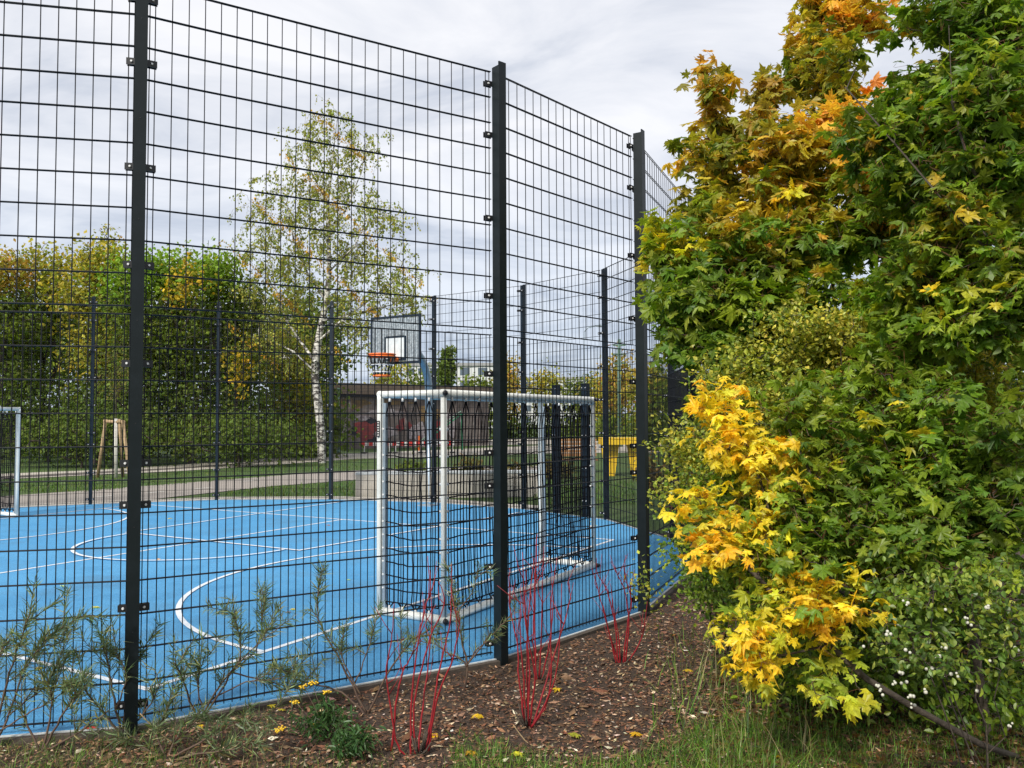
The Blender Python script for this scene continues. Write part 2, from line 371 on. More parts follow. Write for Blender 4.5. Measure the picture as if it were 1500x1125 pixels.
def post(p, tprev, tnext, parent, near=True, corner=False):
    p = np.array([*p, 0.]); t = tprev + tnext; t /= np.linalg.norm(t); t = np.array([*t, 0]); nr = np.array([t[1], -t[0], 0]); up = np.array([0, 0, 1.])
    ax = np.array([t, nr, up]); ms = [M['steel'], M['bolt'], M['black']] if near else [M['steel_far'], M['bolt'], M['black']]
    s = 1 if near else -1        # posts stand outside the mesh
    mb = MB()
    W_, D_ = .032, .045
    c = p + nr * (.018 + D_)
    # rolled I-section: outer flange, web, inner flange, drawn as one body with shallow grooves
    H = 4.53 if near else 4.52
    mb.box(c + up * (H / 2 - .15), (W_, D_ - .008, H / 2 + .15 - .006), ax, 0)
    mb.box(c + nr * (D_ - .005) + up * (H / 2 - .15 + .01), (W_ + .003, .005, H / 2 + .15 + .01), ax, 0)
    mb.box(c - nr * (D_ - .004) + up * (H / 2 - .15 - .002), (W_ - .001, .0042, H / 2 + .15 - .004), ax, 0)
    # a row of punched holes with screws on the outer flange
    for z in np.arange(.45, 4.4, .61):
        for dx in (0,):
            a = c + nr * (D_ + .0002) + up * (z + .12) + t * dx
            mb.tubes([a], [a + nr * .0015], .004, .004, 8, 2, True)
    o = mb.build('post', ms, parent)
    for z in (CLZ if near else CLZ):
        mb = MB(); w_ = .083
        for sgn, tt in ((-1, tprev), (1, tnext)):
            t3 = np.array([*tt, 0]); n3 = np.array([t3[1], -t3[0], 0])
            cc = p + t3 * sgn * .052 + up * z
            mb.box(cc + n3 * .013, (.034, .0028, .021), np.array([t3, n3, up]), 2)
            mb.box(cc - n3 * .013, (.034, .0028, .021), np.array([t3, n3, up]), 2)
            bpos = cc + t3 * sgn * .004 + n3 * .016
            mb.tubes([bpos], [bpos + n3 * .007], .0085, .006, 10, 1, True)
            bpos = cc + t3 * sgn * .004 - n3 * .016
            mb.tubes([bpos], [bpos - n3 * .010], .0085, .006, 10, 1, True)
        mb.build('clamp', ms, o)
    return o


def fence(pts, label, near, first_ext=None, last_ext=None, posts=None):
    e = empty('mesh_fence', (*pts[0], 0), label, 'fence')
    pts2 = [np.array(p) for p in pts]
    for i in range(len(pts2) - 1):
        q = pts2[i + 1]; panel_mesh(pts2[i], q, near, 'mesh_panel', e)
    for i, p in enumerate(pts2):
        if posts and i not in posts: continue
        a = pts2[i - 1] if i > 0 else (np.array(first_ext) if first_ext is not None else 2 * p - pts2[1])
        b_ = pts2[i + 1] if i < len(pts2) - 1 else (np.array(last_ext) if last_ext is not None else 2 * p - pts2[-2])
        t1 = (p - a) / np.linalg.norm(p - a); t2 = (b_ - p) / np.linalg.norm(b_ - p)
        post(p, t1, t2, e, near)
    return e


fence(near_pts, 'tall dark wire mesh fence nearest the camera, between bark mulch and blue court', True, last_ext=FF[-1])
ff = fence([P[4]] + FF[::-1], 'wire mesh fence with blue grey posts along the far side of the blue court', False, posts=list(range(1, 10)))

# shorter gate posts in the far fence, seen behind the goal
for f_ in (.42, .78):
    a_ = np.array(FF[6]); b_ = np.array(FF[7]); p = np.array([*(a_ + (b_ - a_) * f_), 0]); t = np.array([*(b_ - a_), 0]); t /= np.linalg.norm(t); nr = np.array([-t[1], t[0], 0])
    mb = MB(); mb.box(p + nr * .07 + np.array([0, 0, 1.22]), (.06, .05, 1.24), np.array([t, nr, [0, 0, 1.]]), 0)
    for z in (.3, .9, 1.5, 2.1, 2.38):
        for dx in (-.045, .045): mb.tubes([p + t * dx - nr * .0 + np.array([0, 0, z]) + nr * .02], [p + t * dx + nr * .005 + np.array([0, 0, z])], .009, .009, 8, 1, True)
    mb.build('gate_post', [M['steel_far'], M['bolt']], ff)

# ------------------------------------------------------------------ goals
def make_goal(u0, v0, sv, label, plate):
    """front posts at u0 and u0+3 on v0, depth towards sv"""
    D, Wd, H, R = .72, 3.16, 2.04, .033
    root = empty('football_goal', cv(u0, v0), label, 'goal', 'white tube goals on the blue court')
    def C(u, d, z): return cv(u0 + u, v0 - sv * d, z)
    for u in (0, Wd):
        MB().path([C(u, 0, 0.01), C(u, 0, .6), C(u, 0, 1.4), C(u, 0, H - .05), C(u + (-.0 if u else .0), 0, H)], R * 1.0, 16).build('front_post', M['white'], root, True)
        si_ = .042 if u == 0 else -.042
        MB().box(C(u + si_ * .2, .048, 1.0), (.014, .016, .96), np.array([U, W, [0, 0, 1]])).build('net_rail', M['galv'], root)
        mb = MB(); mb.path([C(u, D, .03), C(u, D, 1.), C(u, D, H - .04)], R * .85, 14)
        bp = mb.build('back_post', M['white'], root, True)
        s_ = -1 if u == 0 else 1
        for z in (.03, H): # black plugs on the corners
            a = C(u + s_ * .02, D + .03, z); nn = C(u + s_ * .1, D + .1, z) - a; nn /= np.linalg.norm(nn)
            MB().tubes([a], [a + nn * .035], .026, .02, 12, 0, True).build('plug', M['black'], bp, True)
        # rounded top side rail and ground rail
        MB().path([C(u, -.02, H), C(u, D * .5, H), C(u, D + .02, H)], R, 14).build('side_rail', M['white'], root, True)
        MB().path([C(u, -.02, .035), C(u, D * .5, .035), C(u, D + .02, .035)], R * 1.15, 14).build('ground_rail', M['white'], root, True)
    MB().path([C(-.02, 0, H + .001), C(1.5, 0, H + .001), C(Wd + .02, 0, H + .001)], R * 1.0, 16).build('crossbar', M['white'], root, True)
    MB().path([C(-.03, D, H + .002), C(1.5, D, H - .004), C(Wd - .1, D, H), C(Wd - .03, D, H - .012), C(Wd + .0, D, H - .05)], R, 16).build('back_rail', M['white'], root, True)
    MB().box(C(Wd / 2, D - .006, H - .043), (Wd / 2 - .04, .012, .012), np.array([U, W, [0, 0, 1]])).build('net_rail', M['galv'], root)
    MB().path([C(-.02, D, .036), C(1.5, D, .036), C(Wd + .02, D, .036)], R * 1.15, 16).build('ground_rail', M['white'], root, True)
    # nets: knotted squares, loose and wavy; rope columns gather in pairs at the hooks
    rg = np.random.default_rng(5)
    def net(fn, L, nm, hooks):
        mb = MB(); hk = MB(); st = .058; nu = int(L / st); nz = int((H - .2) / .13)
        grid = np.zeros((nu + 1, nz + 1, 3))
        ph = rg.uniform(0, 6, 4)
        for i in range(nu + 1):
            for j in range(nz + 1):
                a = i / nu; b_ = j / nz
                pin = math.sin(math.pi * a) ** .5 * math.sin(math.pi * b_) ** .5
                u = a * (L - .12) + .06 + pin * (.012 * math.sin(b_ * 7 + ph[0] + a * 5) + rg.normal(0, .003))
                z = .13 + b_ * (H - .33) - pin * .03 * math.sin(a * math.pi) + pin * rg.normal(0, .004)
                off = pin * (.06 * math.sin(a * 5 + ph[1]) * math.sin(b_ * 4 + ph[2]) + .05)
                grid[i, j] = fn(u, z, off)
        p0, p1 = [], []
        for i in range(nu + 1):
            for j in range(nz + 1):
                if j < nz: p0.append(grid[i, j]); p1.append(grid[i, j + 1])
                if i < nu: p0.append(grid[i, j]); p1.append(grid[i + 1, j])
        # V strings up to the hooks, and down to the ground rail
        hp0, hp1 = [], []
        for i in range(0, nu - 1, 4 if L > 1 else 3):
            for (j, zt) in ((nz, H - .055), (0, .08)):
                c = fn((i + 1) / nu * (L - .12) + .06, zt, 0)
                for q in (i, i + 1, i + 2): p0.append(grid[q, j]); p1.append(c)
                hp0.append(c - np.array([0, 0, .014])); hp1.append(c + np.array([0, 0, .02]))
        for j in range(1, nz, 2 if not hooks else 1):
            for (i, u) in ((0, .045), (nu, L - .045)):
                c = fn(u, .13 + j / nz * (H - .33), 0); p0.append(grid[i, j]); p1.append(c)
                hp0.append(c); hp1.append(fn(u + (-.02 if i == 0 else .02), .13 + j / nz * (H - .33), 0))
        mb.tubes(p0, p1, .0068, .0068, 4)
        o = mb.build(nm, M['rope'], root)
        for a_, b_ in zip(hp0, hp1): MB().tubes([a_], [b_], .014, .010, 6, 0, True).build('hook', M['hook'], o, True)
    net(lambda u, z, o: C(u, D + .01 + o * .9 * 0 - o * .6, z), Wd, 'back_net', True)
    net(lambda u, z, o: C(0.0 + o * .5, u, z), D, 'side_net', True)
    net(lambda u, z, o: C(Wd - o * .5, u, z), D, 'side_net', False)
    if plate:
        # black plate with rows of tiny pale marks on the near front post
        a = C(0, 0, 1.72); tocam = np.array([0, 0, 1.7]) - a; tocam[2] = 0; tocam /= np.linalg.norm(tocam); si = np.cross([0, 0, 1], tocam)
        ax = np.array([si, tocam, [0, 0, 1]]); mb = MB(); cc = a + tocam * (R * 1.02) - si * -.0 + np.array([0, 0, 0]); tl = -si * .022
        mb.box(cc + tl, (.014, .004, .075), ax, 0)
        for z in np.linspace(-.058, .058, 6): mb.box(cc + tl + np.array([0, 0, z]), (.007, .0052, .006), ax, 1)
        mb.build('plate', [M['black'], M['whitep']], root)
    return root


make_goal(2.44, 0.0, 1, 'small white goal with black net just behind the near fence', True)
make_goal(2.06, VL + .05, -1, 'white goal with dark net at the far left end of the court', False)

# ------------------------------------------------------------------ basketball hoop
hb = cv(10.55, 5.35); root = empty('basketball_hoop', hb, 'basketball hoop with grey board and orange rim on a curved pole behind the near goal', 'basketball hoop')
def H_(u, v, z): return cv(u, 5.3 + v, z)
cp = [H_(10.55, .05, 0), H_(10.55, .05, 1.2), H_(10.55, .05, 2.2)]
for t in np.linspace(0, 1, 9)[1:]:
    a = t * math.pi / 2 * .96; cp.append(H_(10.55 - 1.1 * (1 - math.cos(a)), .05 * (1 - t), 2.35 + 1.05 * math.sin(a)))
MB().path(cp, .082, 16).build('pole', M['galv'], root, True)
mb = MB(); mb.box(H_(10.55, .05, .012), (.17, .17, .012), np.array([U, W, [0, 0, 1]]))
for a, b_ in ((-.12, -.12), (.12, -.12), (.12, .12), (-.12, .12)): mb.tubes([H_(10.55 + a, .05 + b_, .02)], [H_(10.55 + a, .05 + b_, .06)], .012, .012, 6, 0, True)
mb.build('base_plate', M['galv'], root)
ax = np.array([W, U, [0, 0, 1.]])
# board of upright slats in a dark frame
mb = MB(); bz0, bz1, hw = 2.93, 3.85, .60; ub = 9.36
for x in np.linspace(-hw + .03, hw - .03, 26): mb.box(H_(ub, x, (bz0 + bz1) / 2), (.015, .006, (bz1 - bz0) / 2 - .03), ax)
mb.box(H_(ub + .014, 0, 3.39), (hw - .03, .004, .40), ax)
bd = mb.build('backboard', M['board'], root)
mb = MB(); r_ = .022
for x in (-hw, hw): mb.box(H_(ub, x, (bz0 + bz1) / 2), (r_, .02, (bz1 - bz0) / 2 + r_), ax)
for z in (bz0, bz1): mb.box(H_(ub, 0, z), (hw - r_, .019, r_), ax)
for x in (-.25, .25): mb.box(H_(ub - .012, x, 3.22), (.02, .008, .24), ax)
for z in (3.0, 3.45): mb.box(H_(ub - .012, 0, z), (.229, .007, .02), ax)
mb.build('board_frame', M['steel_far'], bd)
mb = MB(); mb.box(H_(ub - .010, 0, 3.225), (.225, .005, .205), ax); mb.build('target', M['boardw'], bd)
mb = MB(); mb.tubes([H_(ub + .05, -.3, 3.1), H_(ub + .05, .3, 3.1), H_(ub + .05, -.3, 3.7), H_(ub + .05, .3, 3.7)], [H_(ub + .22, 0, 3.35)] * 4, .02, .02, 8); mb.box(H_(ub + .03, 0, 3.4), (.35, .02, .03), ax)
mb.build('bracket', M['galv'], root)
rc = (ub - .42, 3.06)
def circ(r, z, n=28): return [H_(rc[0] + r * math.cos(t), r * math.sin(t), z) for t in np.linspace(0, 2 * math.pi, n + 1)]
mb = MB(); mb.path(circ(.235, rc[1]), .017, 8, caps=False); mb.path(circ(.262, rc[1] - .03), .014, 8, caps=False); mb.path(circ(.262, rc[1] + .012), .014, 8, caps=False)
mb.box(H_(ub - .11, 0, rc[1] - .02), (.09, .09, .012), ax); mb.box(H_(ub - .045, 0, rc[1] - .06), (.1, .03, .05), ax)
rim = mb.build('rim', M['orange'], root, True)
mb = MB(); wm = MB(); K = 14
for k in range(K):
    t0 = k / K * 2 * math.pi
    for sgn in (1, -1):
        pts = [H_(rc[0] + r * math.cos(t0 + sgn * a), r * math.sin(t0 + sgn * a), z) for r, z, a in ((.24, 3.03, 0), (.215, 2.92, .1), (.185, 2.82, .22), (.165, 2.74, .22), (.155, 2.66, .1))]
        mb.path(pts, .010, 5)
for (r, z) in ((.20, 2.87), (.165, 2.73)): wm.path(circ(r, z), .012, 6, caps=False)
nn = mb.build('net', M['black'], root, True); wm.build('net_ring', M['hook'], nn, True)
MB().path(circ(.155, 2.655), .02, 8, caps=False).build('lower_ring', M['orange'], nn, True)

# ------------------------------------------------------------------ paths and lawn details beyond the far fence
def band(name, top, bot, z, m_):
    a = [G(x, y, z) for x, y in top]; b_ = [G(x, y, z) for x, y in bot]; n = len(a); mb = MB()
    mb.add(a + b_, [[i, i + 1, n + i + 1, n + i] for i in range(n - 1)]); o = mb.build(name, m_); o['kind'] = 'structure'; return o
band('bicycle_path', [(-260, 752), (0, 727), (130, 718), (260, 708), (400, 697), (520, 689), (640, 684), (800, 682)], [(-260, 800), (0, 757), (130, 742), (260, 727), (400, 712), (520, 703), (640, 700), (800, 706)], -.045, M['path'])
band('footpath', [(-200, 712), (0, 694), (130, 689), (260, 681), (400, 671), (520, 664), (640, 659), (800, 652), (1000, 648)], [(-200, 722), (0, 702), (130, 696), (260, 690), (400, 681), (520, 672), (640, 669), (800, 664), (1000, 662)], -.045, M['paving'])
band('path_kerb', [(-200, 716), (0, 697.6), (130, 691.5), (260, 685), (400, 675)], [(-200, 720), (0, 701.2), (130, 694.2), (260, 687), (400, 676.5)], -.040, M['curbdark'])
band('plaza', [(505, 651), (620, 646), (760, 643), (900, 642), (1010, 642)], [(505, 657), (620, 655), (760, 651), (900, 650), (1010, 651)], -.040, M['paving'])
mb = MB()
for (x0, y0) in [(-60, 756), (40, 747), (140, 728), (215, 722), (285, 716), (355, 705)]:
    a, b_ = G(x0, y0, -.038), G(x0 + 26, y0 - 2.2, -.038); d = b_ - a; s_ = np.cross([0, 0, 1], d / np.linalg.norm(d)) * .05
    mb.add([a - s_, b_ - s_, b_ + s_, a + s_], [[0, 1, 2, 3]])
mb.build('path_markings', M['dash'])['kind'] = 'structure'

# low concrete seat wall behind the goal
a, b_ = G(520, 727), G(800, 724); d = b_ - a; L = np.linalg.norm(d); d /= L; nb = np.cross([0, 0, 1], d)
wr = empty('concrete_seat_wall', a, 'low pale concrete seat wall behind the far fence near the goal', 'wall')
k = 6
for i in range(k):
    c = a + d * (L * (i + .5) / k) + nb * .22
    mb = MB(); mb.box(c + np.array([0, 0, .22]), (L / k / 2 - .008, .22, .29), np.array([d, nb, [0, 0, 1.]])); mb.build('block', M['concrete'], wr)
    mb = MB(); mb.box(c + np.array([0, 0, .535]), (L / k / 2 - .004, .235, .025), np.array([d, nb, [0, 0, 1.]])); mb.build('coping', M['lip'], wr)

# graffiti bunker
bw = []
a, b_ = at(484, 652, 52), at(716, 652, 60); a[2] = b_[2] = -.06; d = b_ - a; L = np.linalg.norm(d); d /= L; nb = np.cross([0, 0, 1], d)
br = empty('graffiti_bunker', a, 'low dark brown concrete building covered with graffiti behind the goal', 'building')
ax = np.array([d, nb, [0, 0, 1.]])
mb = MB(); mb.box(a + d * L / 2 + nb * 4 + np.array([0, 0, 1.75]), (L / 2, 4, 1.75), ax); wl = mb.build('wall', M['wallb'], br)
mb = MB(); mb.box(a + d * L / 2 + nb * 4 + np.array([0, 0, 3.86]), (L / 2 + .3, 4.3, .35), ax); mb.build('roof', M['roofb'], br)
mb = MB(); mb.box(a + d * (L / 2) + nb * -.12 + np.array([0, 0, 3.42]), (L / 2 + .2, .11, .07), ax); mb.build('gutter', M['graf4'], br)
for x in np.arange(1.3, L, 2.1):
    mb = MB(); mb.box(a + d * x - nb * .05 + np.array([0, 0, 1.7]), (.09, .06, 1.7), ax); mb.build('pier', M['wallb'], br)
rg = np.random.default_rng(3)
def blob(cx, cz, rx, rz, m_, off):
    n = 22; t = np.linspace(0, 2 * math.pi, n, endpoint=False); j = 1 + .22 * np.sin(3 * t + rg.uniform(0, 6)) + .15 * np.sin(7 * t + rg.uniform(0, 6))
    V = [a + d * (cx + rx * c_ * q) + np.array([0, 0, cz + rz * s_ * q]) - nb * off for c_, s_, q in zip(np.cos(t), np.sin(t), j)]
    MB().add(V, [list(range(n))]).build('graffiti', m_, wl)
for i, (cx, cz, rx, rz, m_) in enumerate([(1.6, 2.9, 1.1, .35, 'graf3'), (2.6, 1.2, 1.05, .75, 'graf4'), (2.6, 1.2, .9, .6, 'graf1'), (3.9, 2.4, 1.3, .2, 'graf2'), (1.0, 1.0, .5, .6, 'graf2'), (3.9, 1.1, .8, .5, 'graf2'), (5.4, 1.5, .6, .4, 'graf1'), (6.4, 1.0, .8, .6, 'graf2'), (7.6, 2.3, 1.2, .5, 'graf3'), (8.2, 1.1, .8, .6, 'graf1'), (9.3, 1.6, .7, .8, 'graf2'), (4.4, 3.0, 1.4, .18, 'graf3'), (2.0, 2.0, .9, .16, 'graf2')]):
    blob(cx, cz, rx, rz, M[m_], .004 + .003 * i)

# slim green pole by the bunker, street lamp, green column
def pole(px, ytop, ybot, Y, r, m_, name, label, cat):
    p = at(px, ybot, Y); p[2] = -.06; t = at(px, ytop, Y); e_ = empty(name, p, label, cat)
    MB().path([p, (p + t) / 2, t], [r, r * .9, r * .75], 10).build('pole', m_, e_, True); MB().path([p, p + np.array([0, 0, .25])], r * 1.6, 10).build('base', m_, e_, True)
    return e_, t
e_, t = pole(496, 571, 665, 45, .055, M['greenpole'], 'green_post', 'slim pale green post standing in front of the graffiti building', 'post')
MB().path([t, t + np.array([0, 0, .1])], .09, 8).build('cap', M['greenpole'], e_, True)
e_, t = pole(856, 486, 640, 70, .07, M['galv'], 'street_lamp', 'slender street lamp with small curved head above the distant trees', 'street lamp')
MB().path([t, t + np.array([.3, 0, .35]), t + np.array([1.0, 0, .5])], .045, 8).build('arm', M['galv'], e_, True)
MB().path([t + np.array([.9, 0, .5]), t + np.array([1.3, 0, .52]), t + np.array([1.9, 0, .45])], [.06, .14, .07], 8).build('lamp_head', M['galv'], e_, True)
e_, t = pole(907, 497, 640, 55, .14, M['greenpole'], 'utility_pole', 'thick green pole right of the slender street lamp', 'pole')
for k in range(3): MB().box(t + np.array([.0, 0, -.4 - k * .6]), (.42, .06, .05)).build('bracket', M['greenpole'], e_)

# red and white barriers beside the plaza, slide, yellow table, benches
for k, px in enumerate((552, 598, 644)):
    p = at(px, 662, 46); p[2] = -.06
    e_ = empty('road_barrier', p, ['red and white barrier board left of the goal post in front of the graffiti', 'red and white barrier board seen through the near side net of goal', 'red and white barrier board directly behind the grey hoop pole'][k], 'barrier', 'red and white barriers by the plaza')
    for s_ in (-.7, .7): MB().box(p + np.array([s_, 0, .04]), (.12, .3, .04)).build('foot', M['black'], e_); MB().box(p + np.array([s_, .02, .28]), (.03, .03, .2)).build('leg', M['whitep'], e_)
    bdm = MB()
    for i in range(8): bdm.box(p + np.array([-.77 + i * .22, 0, .55]), (.109, .02, .12), None, i % 2)
    bdm.build('board', [M['redp'], M['whitep']], e_)
p = at(612, 650, 50); p[2] = -.06
e_ = empty('playground_slide', p, 'small green slide with red and orange ladder seen through the goal net', 'slide')
MB().add([p + np.array(q) for q in ((2.6, 0, 2.2), (2.6, .5, 2.2), (0, .5, .3), (0, 0, .3), (2.6, 0, 2.12), (2.6, .5, 2.12), (0, .5, .22), (0, 0, .22))], [[0, 1, 2, 3], [7, 6, 5, 4], [0, 3, 7, 4], [1, 5, 6, 2]]).build('chute', M['greenp'], e_)
for y in (-.03, .5): MB().path([p + np.array([2.6, y, 2.35]), p + np.array([0, y, .45])], .045, 6).build('side_rail', M['greenpole'], e_)
for x, m_ in ((2.65, 'greenp'), (.05, 'orange')): MB().path([p + np.array([x, .25, 0]), p + np.array([x, .25, 2.2 if x > 1 else .9])], .06, 8).build('support', M[m_], e_)
p = G(905, 697, -.06)
e_ = empty('play_table', p, 'bright yellow play table frame standing on the lawn right of the goal', 'table')
sc_ = p[1] / F
MB().box(p + np.array([.15, 0, 1.14]), (.72, .5, .11)).build('top', M['yellow'], e_)
for s_ in (-.25, .6): MB().add([p + np.array(q) for q in ((s_ - .30, -.1, 1.05), (s_ + .30, -.1, 1.05), (s_ + .14, -.1, 0), (s_ - .14, -.1, 0), (s_ - .30, .1, 1.05), (s_ + .30, .1, 1.05), (s_ + .14, .1, 0), (s_ - .14, .1, 0))], [[0, 1, 2, 3], [7, 6, 5, 4], [0, 4, 5, 1], [1, 5, 6, 2], [2, 6, 7, 3], [3, 7, 4, 0]]).build('leg', M['yellow'], e_)
p = G(848, 692, -.06)
e_ = empty('park_bench', p, 'wooden slatted park bench with tall back beside the yellow table', 'bench')
for i in range(4): MB().box(p + np.array([-.1, i * .12 - .2, .45]), (.75, .05, .025)).build('seat_slat', M['wood'], e_)
for i in range(5): MB().box(p + np.array([-.1, .3, .6 + i * .13]), (.75, .02, .05)).build('back_slat', M['wood'], e_)
for s_ in (-.7, .5): MB().box(p + np.array([s_, .1, .2]), (.04, .25, .22)).build('leg', M['steel_far'], e_); MB().box(p + np.array([s_, .335, .62]), (.03, .012, .6)).build('back_support', M['steel_far'], e_)

# far apartment blocks with windows
def block(px0, px1, ytop, Y, label, floors):
    a = at(px0, ytop, Y); b_ = at(px1, ytop, Y); H = a[2] + .06; L = b_[0] - a[0]; base = np.array([a[0], Y, -.06])
    e_ = empty('apartment_building', base, label, 'building', 'pale apartment blocks on the horizon')
    MB().box(base + np.array([L / 2, 6, H / 2]), (L / 2, 6, H / 2)).build('wall', M['flat'], e_)
    MB().box(base + np.array([L / 2, 6, H + .3]), (L / 2 + .3, 6.3, .3)).build('roof', M['flatroof'], e_)
    fh = H / floors; n = max(3, int(L / 3.2))
    for f_ in range(floors):
        for i in range(n):
            if len(e_.children) > 95 or f_ < floors - 4: continue
            c = base + np.array([(i + .5) / n * L, -.02, (f_ + .55) * fh])
            MB().box(c, (.95, .05, .75)).build('window', M['glass'], e_)
block(592, 645, 536, 190, 'distant pale apartment block left of the tapering conifer', 5)
block(668, 746, 536, 170, 'distant white apartment block between the conifer and the thick near post', 5)
block(742, 862, 556, 210, 'long low pale apartment block behind the autumn trees beyond the fence', 4)

# ------------------------------------------------------------------ plants toolkit
def ell(c, r, n, g, shell=.45):
    v = g.normal(size=(n, 3)); v /= np.linalg.norm(v, axis=1, keepdims=True)
    s = g.uniform(shell ** 3, 1, n) ** (1 / 3)
    return np.asarray(c) + v * (s * g.lognormal(0, .16, n))[:, None] * np.asarray(r)


def skeleton(seeds, tips, g, bias=.35, steps=3, wob=.06, sag=0.):
    """seeds: list of polylines (first = trunk from the ground); returns pos, parent, leaf directions"""
    pos, par, plen = [], [], []
    for sd_ in seeds:
        sd_ = np.asarray(sd_, float)
        if pos:
            A = np.array(pos); j = int(np.argmin(np.linalg.norm(A - sd_[0], axis=1)))
        else: j = -1
        for q in sd_:
            pos.append(q); par.append(j); plen.append(0 if j < 0 else plen[j] + np.linalg.norm(q - pos[j])); j = len(pos) - 1
    A = np.zeros((len(pos) + len(tips) * steps + 2, 3)); A[:len(pos)] = pos; n = len(pos)
    par = par + [0] * (len(A) - n); pl = np.zeros(len(A)); pl[:n] = plen
    nc = np.zeros(len(A), int)
    d0 = np.min(np.linalg.norm(tips[:, None] - A[None, :n], axis=2), axis=1)
    tipi = []
    start_ok = 1
    for k in np.argsort(d0):
        t = tips[k]; dd = np.linalg.norm(A[:n] - t, axis=1)
        up = np.maximum(0, A[:n, 2] - t[2] - .1 * 0)
        cost = dd + bias * pl[:n] * .3 + up * .8; cost[0] = 1e9
        j = int(np.argmin(cost)); p = A[j]; L = dd[j]
        for s_ in range(1, steps + 1):
            f = s_ / steps; q = p + (t - p) * f
            if s_ < steps: q = q + g.normal(0, wob * L, 3) + np.array([0, 0, .12 * L * math.sin(f * math.pi)])
            A[n] = q; par[n] = j; pl[n] = pl[j] + np.linalg.norm(q - A[j]); j = n; n += 1
        tipi.append((k, j))
    return A[:n], np.array(par[:n]), tipi


def branch_mesh(A, par, r_tip, r_max, m_, name, parent, expo=2.4, k=5, steps_col=None):
    n = len(A); w_ = np.zeros(n)
    has = np.zeros(n, bool); has[par[par >= 0]] = True
    w_[~has] = r_tip ** expo
    for i in range(n - 1, 0, -1):
        if par[i] >= 0: w_[par[i]] += w_[i]
    r = np.minimum(w_ ** (1 / expo), r_max); ch = np.arange(n)[par >= 0]; pa = par[ch]
    mb = MB(); big = r[ch] > .012
    rp = np.minimum(r[pa], r[ch] * 1.35)
    for sel, kk in ((big, 8), (~big, 3)):
        if sel.any(): mb.tubes(A[pa[sel]], A[ch[sel]] + (A[ch[sel]] - A[pa[sel]]) * .03, rp[sel], r[ch[sel]], kk)
    return mb.build(name, m_, parent, True)


def frames(tipdir, nrm):
    y = tipdir / np.linalg.norm(tipdir, axis=1, keepdims=True)
    x = np.cross(y, nrm); x /= np.maximum(np.linalg.norm(x, axis=1, keepdims=True), 1e-6)
    return np.stack([x, y, np.cross(x, y)], 1)


# leaf outlines (x, y, z), y = towards the tip, origin at the petiole
def maple_t():
    o = [(0, 0), (.16, -.08), (.30, -.20), (.34, -.04), (.62, -.06), (.47, .12), (.40, .22), (.62, .34), (.86, .52), (.60, .52), (.62, .66), (.38, .52), (.24, .50), (.30, .72), (.14, .80), (0, 1.08)]
    pts = o + [(-x, y) for x, y in o[1:-1][::-1]]
    V = [(0, .3, .02)] + [(x, y, -.22 * (abs(x) ** 1.5) - .12 * max(0, y - .3) ** 2 + (.05 if i % 3 == 0 else -.02)) for i, (x, y) in enumerate(pts)]
    n = len(pts); return np.array(V), np.array([[0, 1 + i, 1 + (i + 1) % n] for i in range(n)])
def oval_t(w_=.32):
    pts = [(0, 0), (w_ * .75, .22), (w_, .5), (w_ * .6, .82), (0, 1.), (-w_ * .6, .82), (-w_, .5), (-w_ * .75, .22)]
    V = [(0, .5, -.06)] + [(x, y, abs(x) * .35 - .15 * (y - .4) ** 2) for x, y in pts]; n = 8
    return np.array(V), np.array([[0, 1 + i, 1 + (i + 1) % n] for i in range(n)])
def diamond_t(w_=.4):
    return np.array([(0, 0, 0), (w_, .45, -.08), (0, 1, 0), (-w_, .45, -.08), (0, .5, .06)]), np.array([[0, 1, 4], [1, 2, 4], [2, 3, 4], [3, 0, 4]])
def strap_t(w_=.045):
    return np.array([(-w_, 0, 0), (w_, 0, 0), (w_ * 1.3, .5, -.05), (0, 1, -.2), (-w_ * 1.3, .5, -.05)]), np.array([[0, 1, 2], [0, 2, 4], [4, 2, 3]])
MAPLE, OVAL, DIA, STRAP = maple_t(), oval_t(), diamond_t(), strap_t()


def leaves(mb, T, c, fr, size, col, g, curl=.25, jit=.0):
    TV, TF = T; N = len(c); n = len(TV)
    loc = np.tile(TV, (N, 1, 1)); q = g.normal(.1, curl, N)
    loc[:, :, 2] -= q[:, None] * (loc[:, :, 0] ** 2 * 1.3 + (loc[:, :, 1] - .3) ** 2)
    if jit: loc[:, :, :2] += g.normal(0, jit, (N, n, 2))
    loc[:, :, 0] *= g.uniform(.8, 1.08, N)[:, None]
    V = np.einsum('nvk,nkj->nvj', loc * size[:, None, None], fr) + c[:, None]
    Fc = (TF[None] + (np.arange(N) * n)[:, None, None]).reshape(-1, 3)
    mb.add(V.reshape(-1, 3), Fc, 0, np.repeat(col, n, 0))


def pick(pal, n, g, jit=.18):
    cs = np.array([c[:3] for c in pal]); w_ = np.array([c[3] for c in pal], float); w_ /= w_.sum()
    c = cs[g.choice(len(pal), n, p=w_)]
    return np.clip(c * g.lognormal(0, jit, (n, 1)) * g.lognormal(0, .07, (n, 3)), 0, .95)


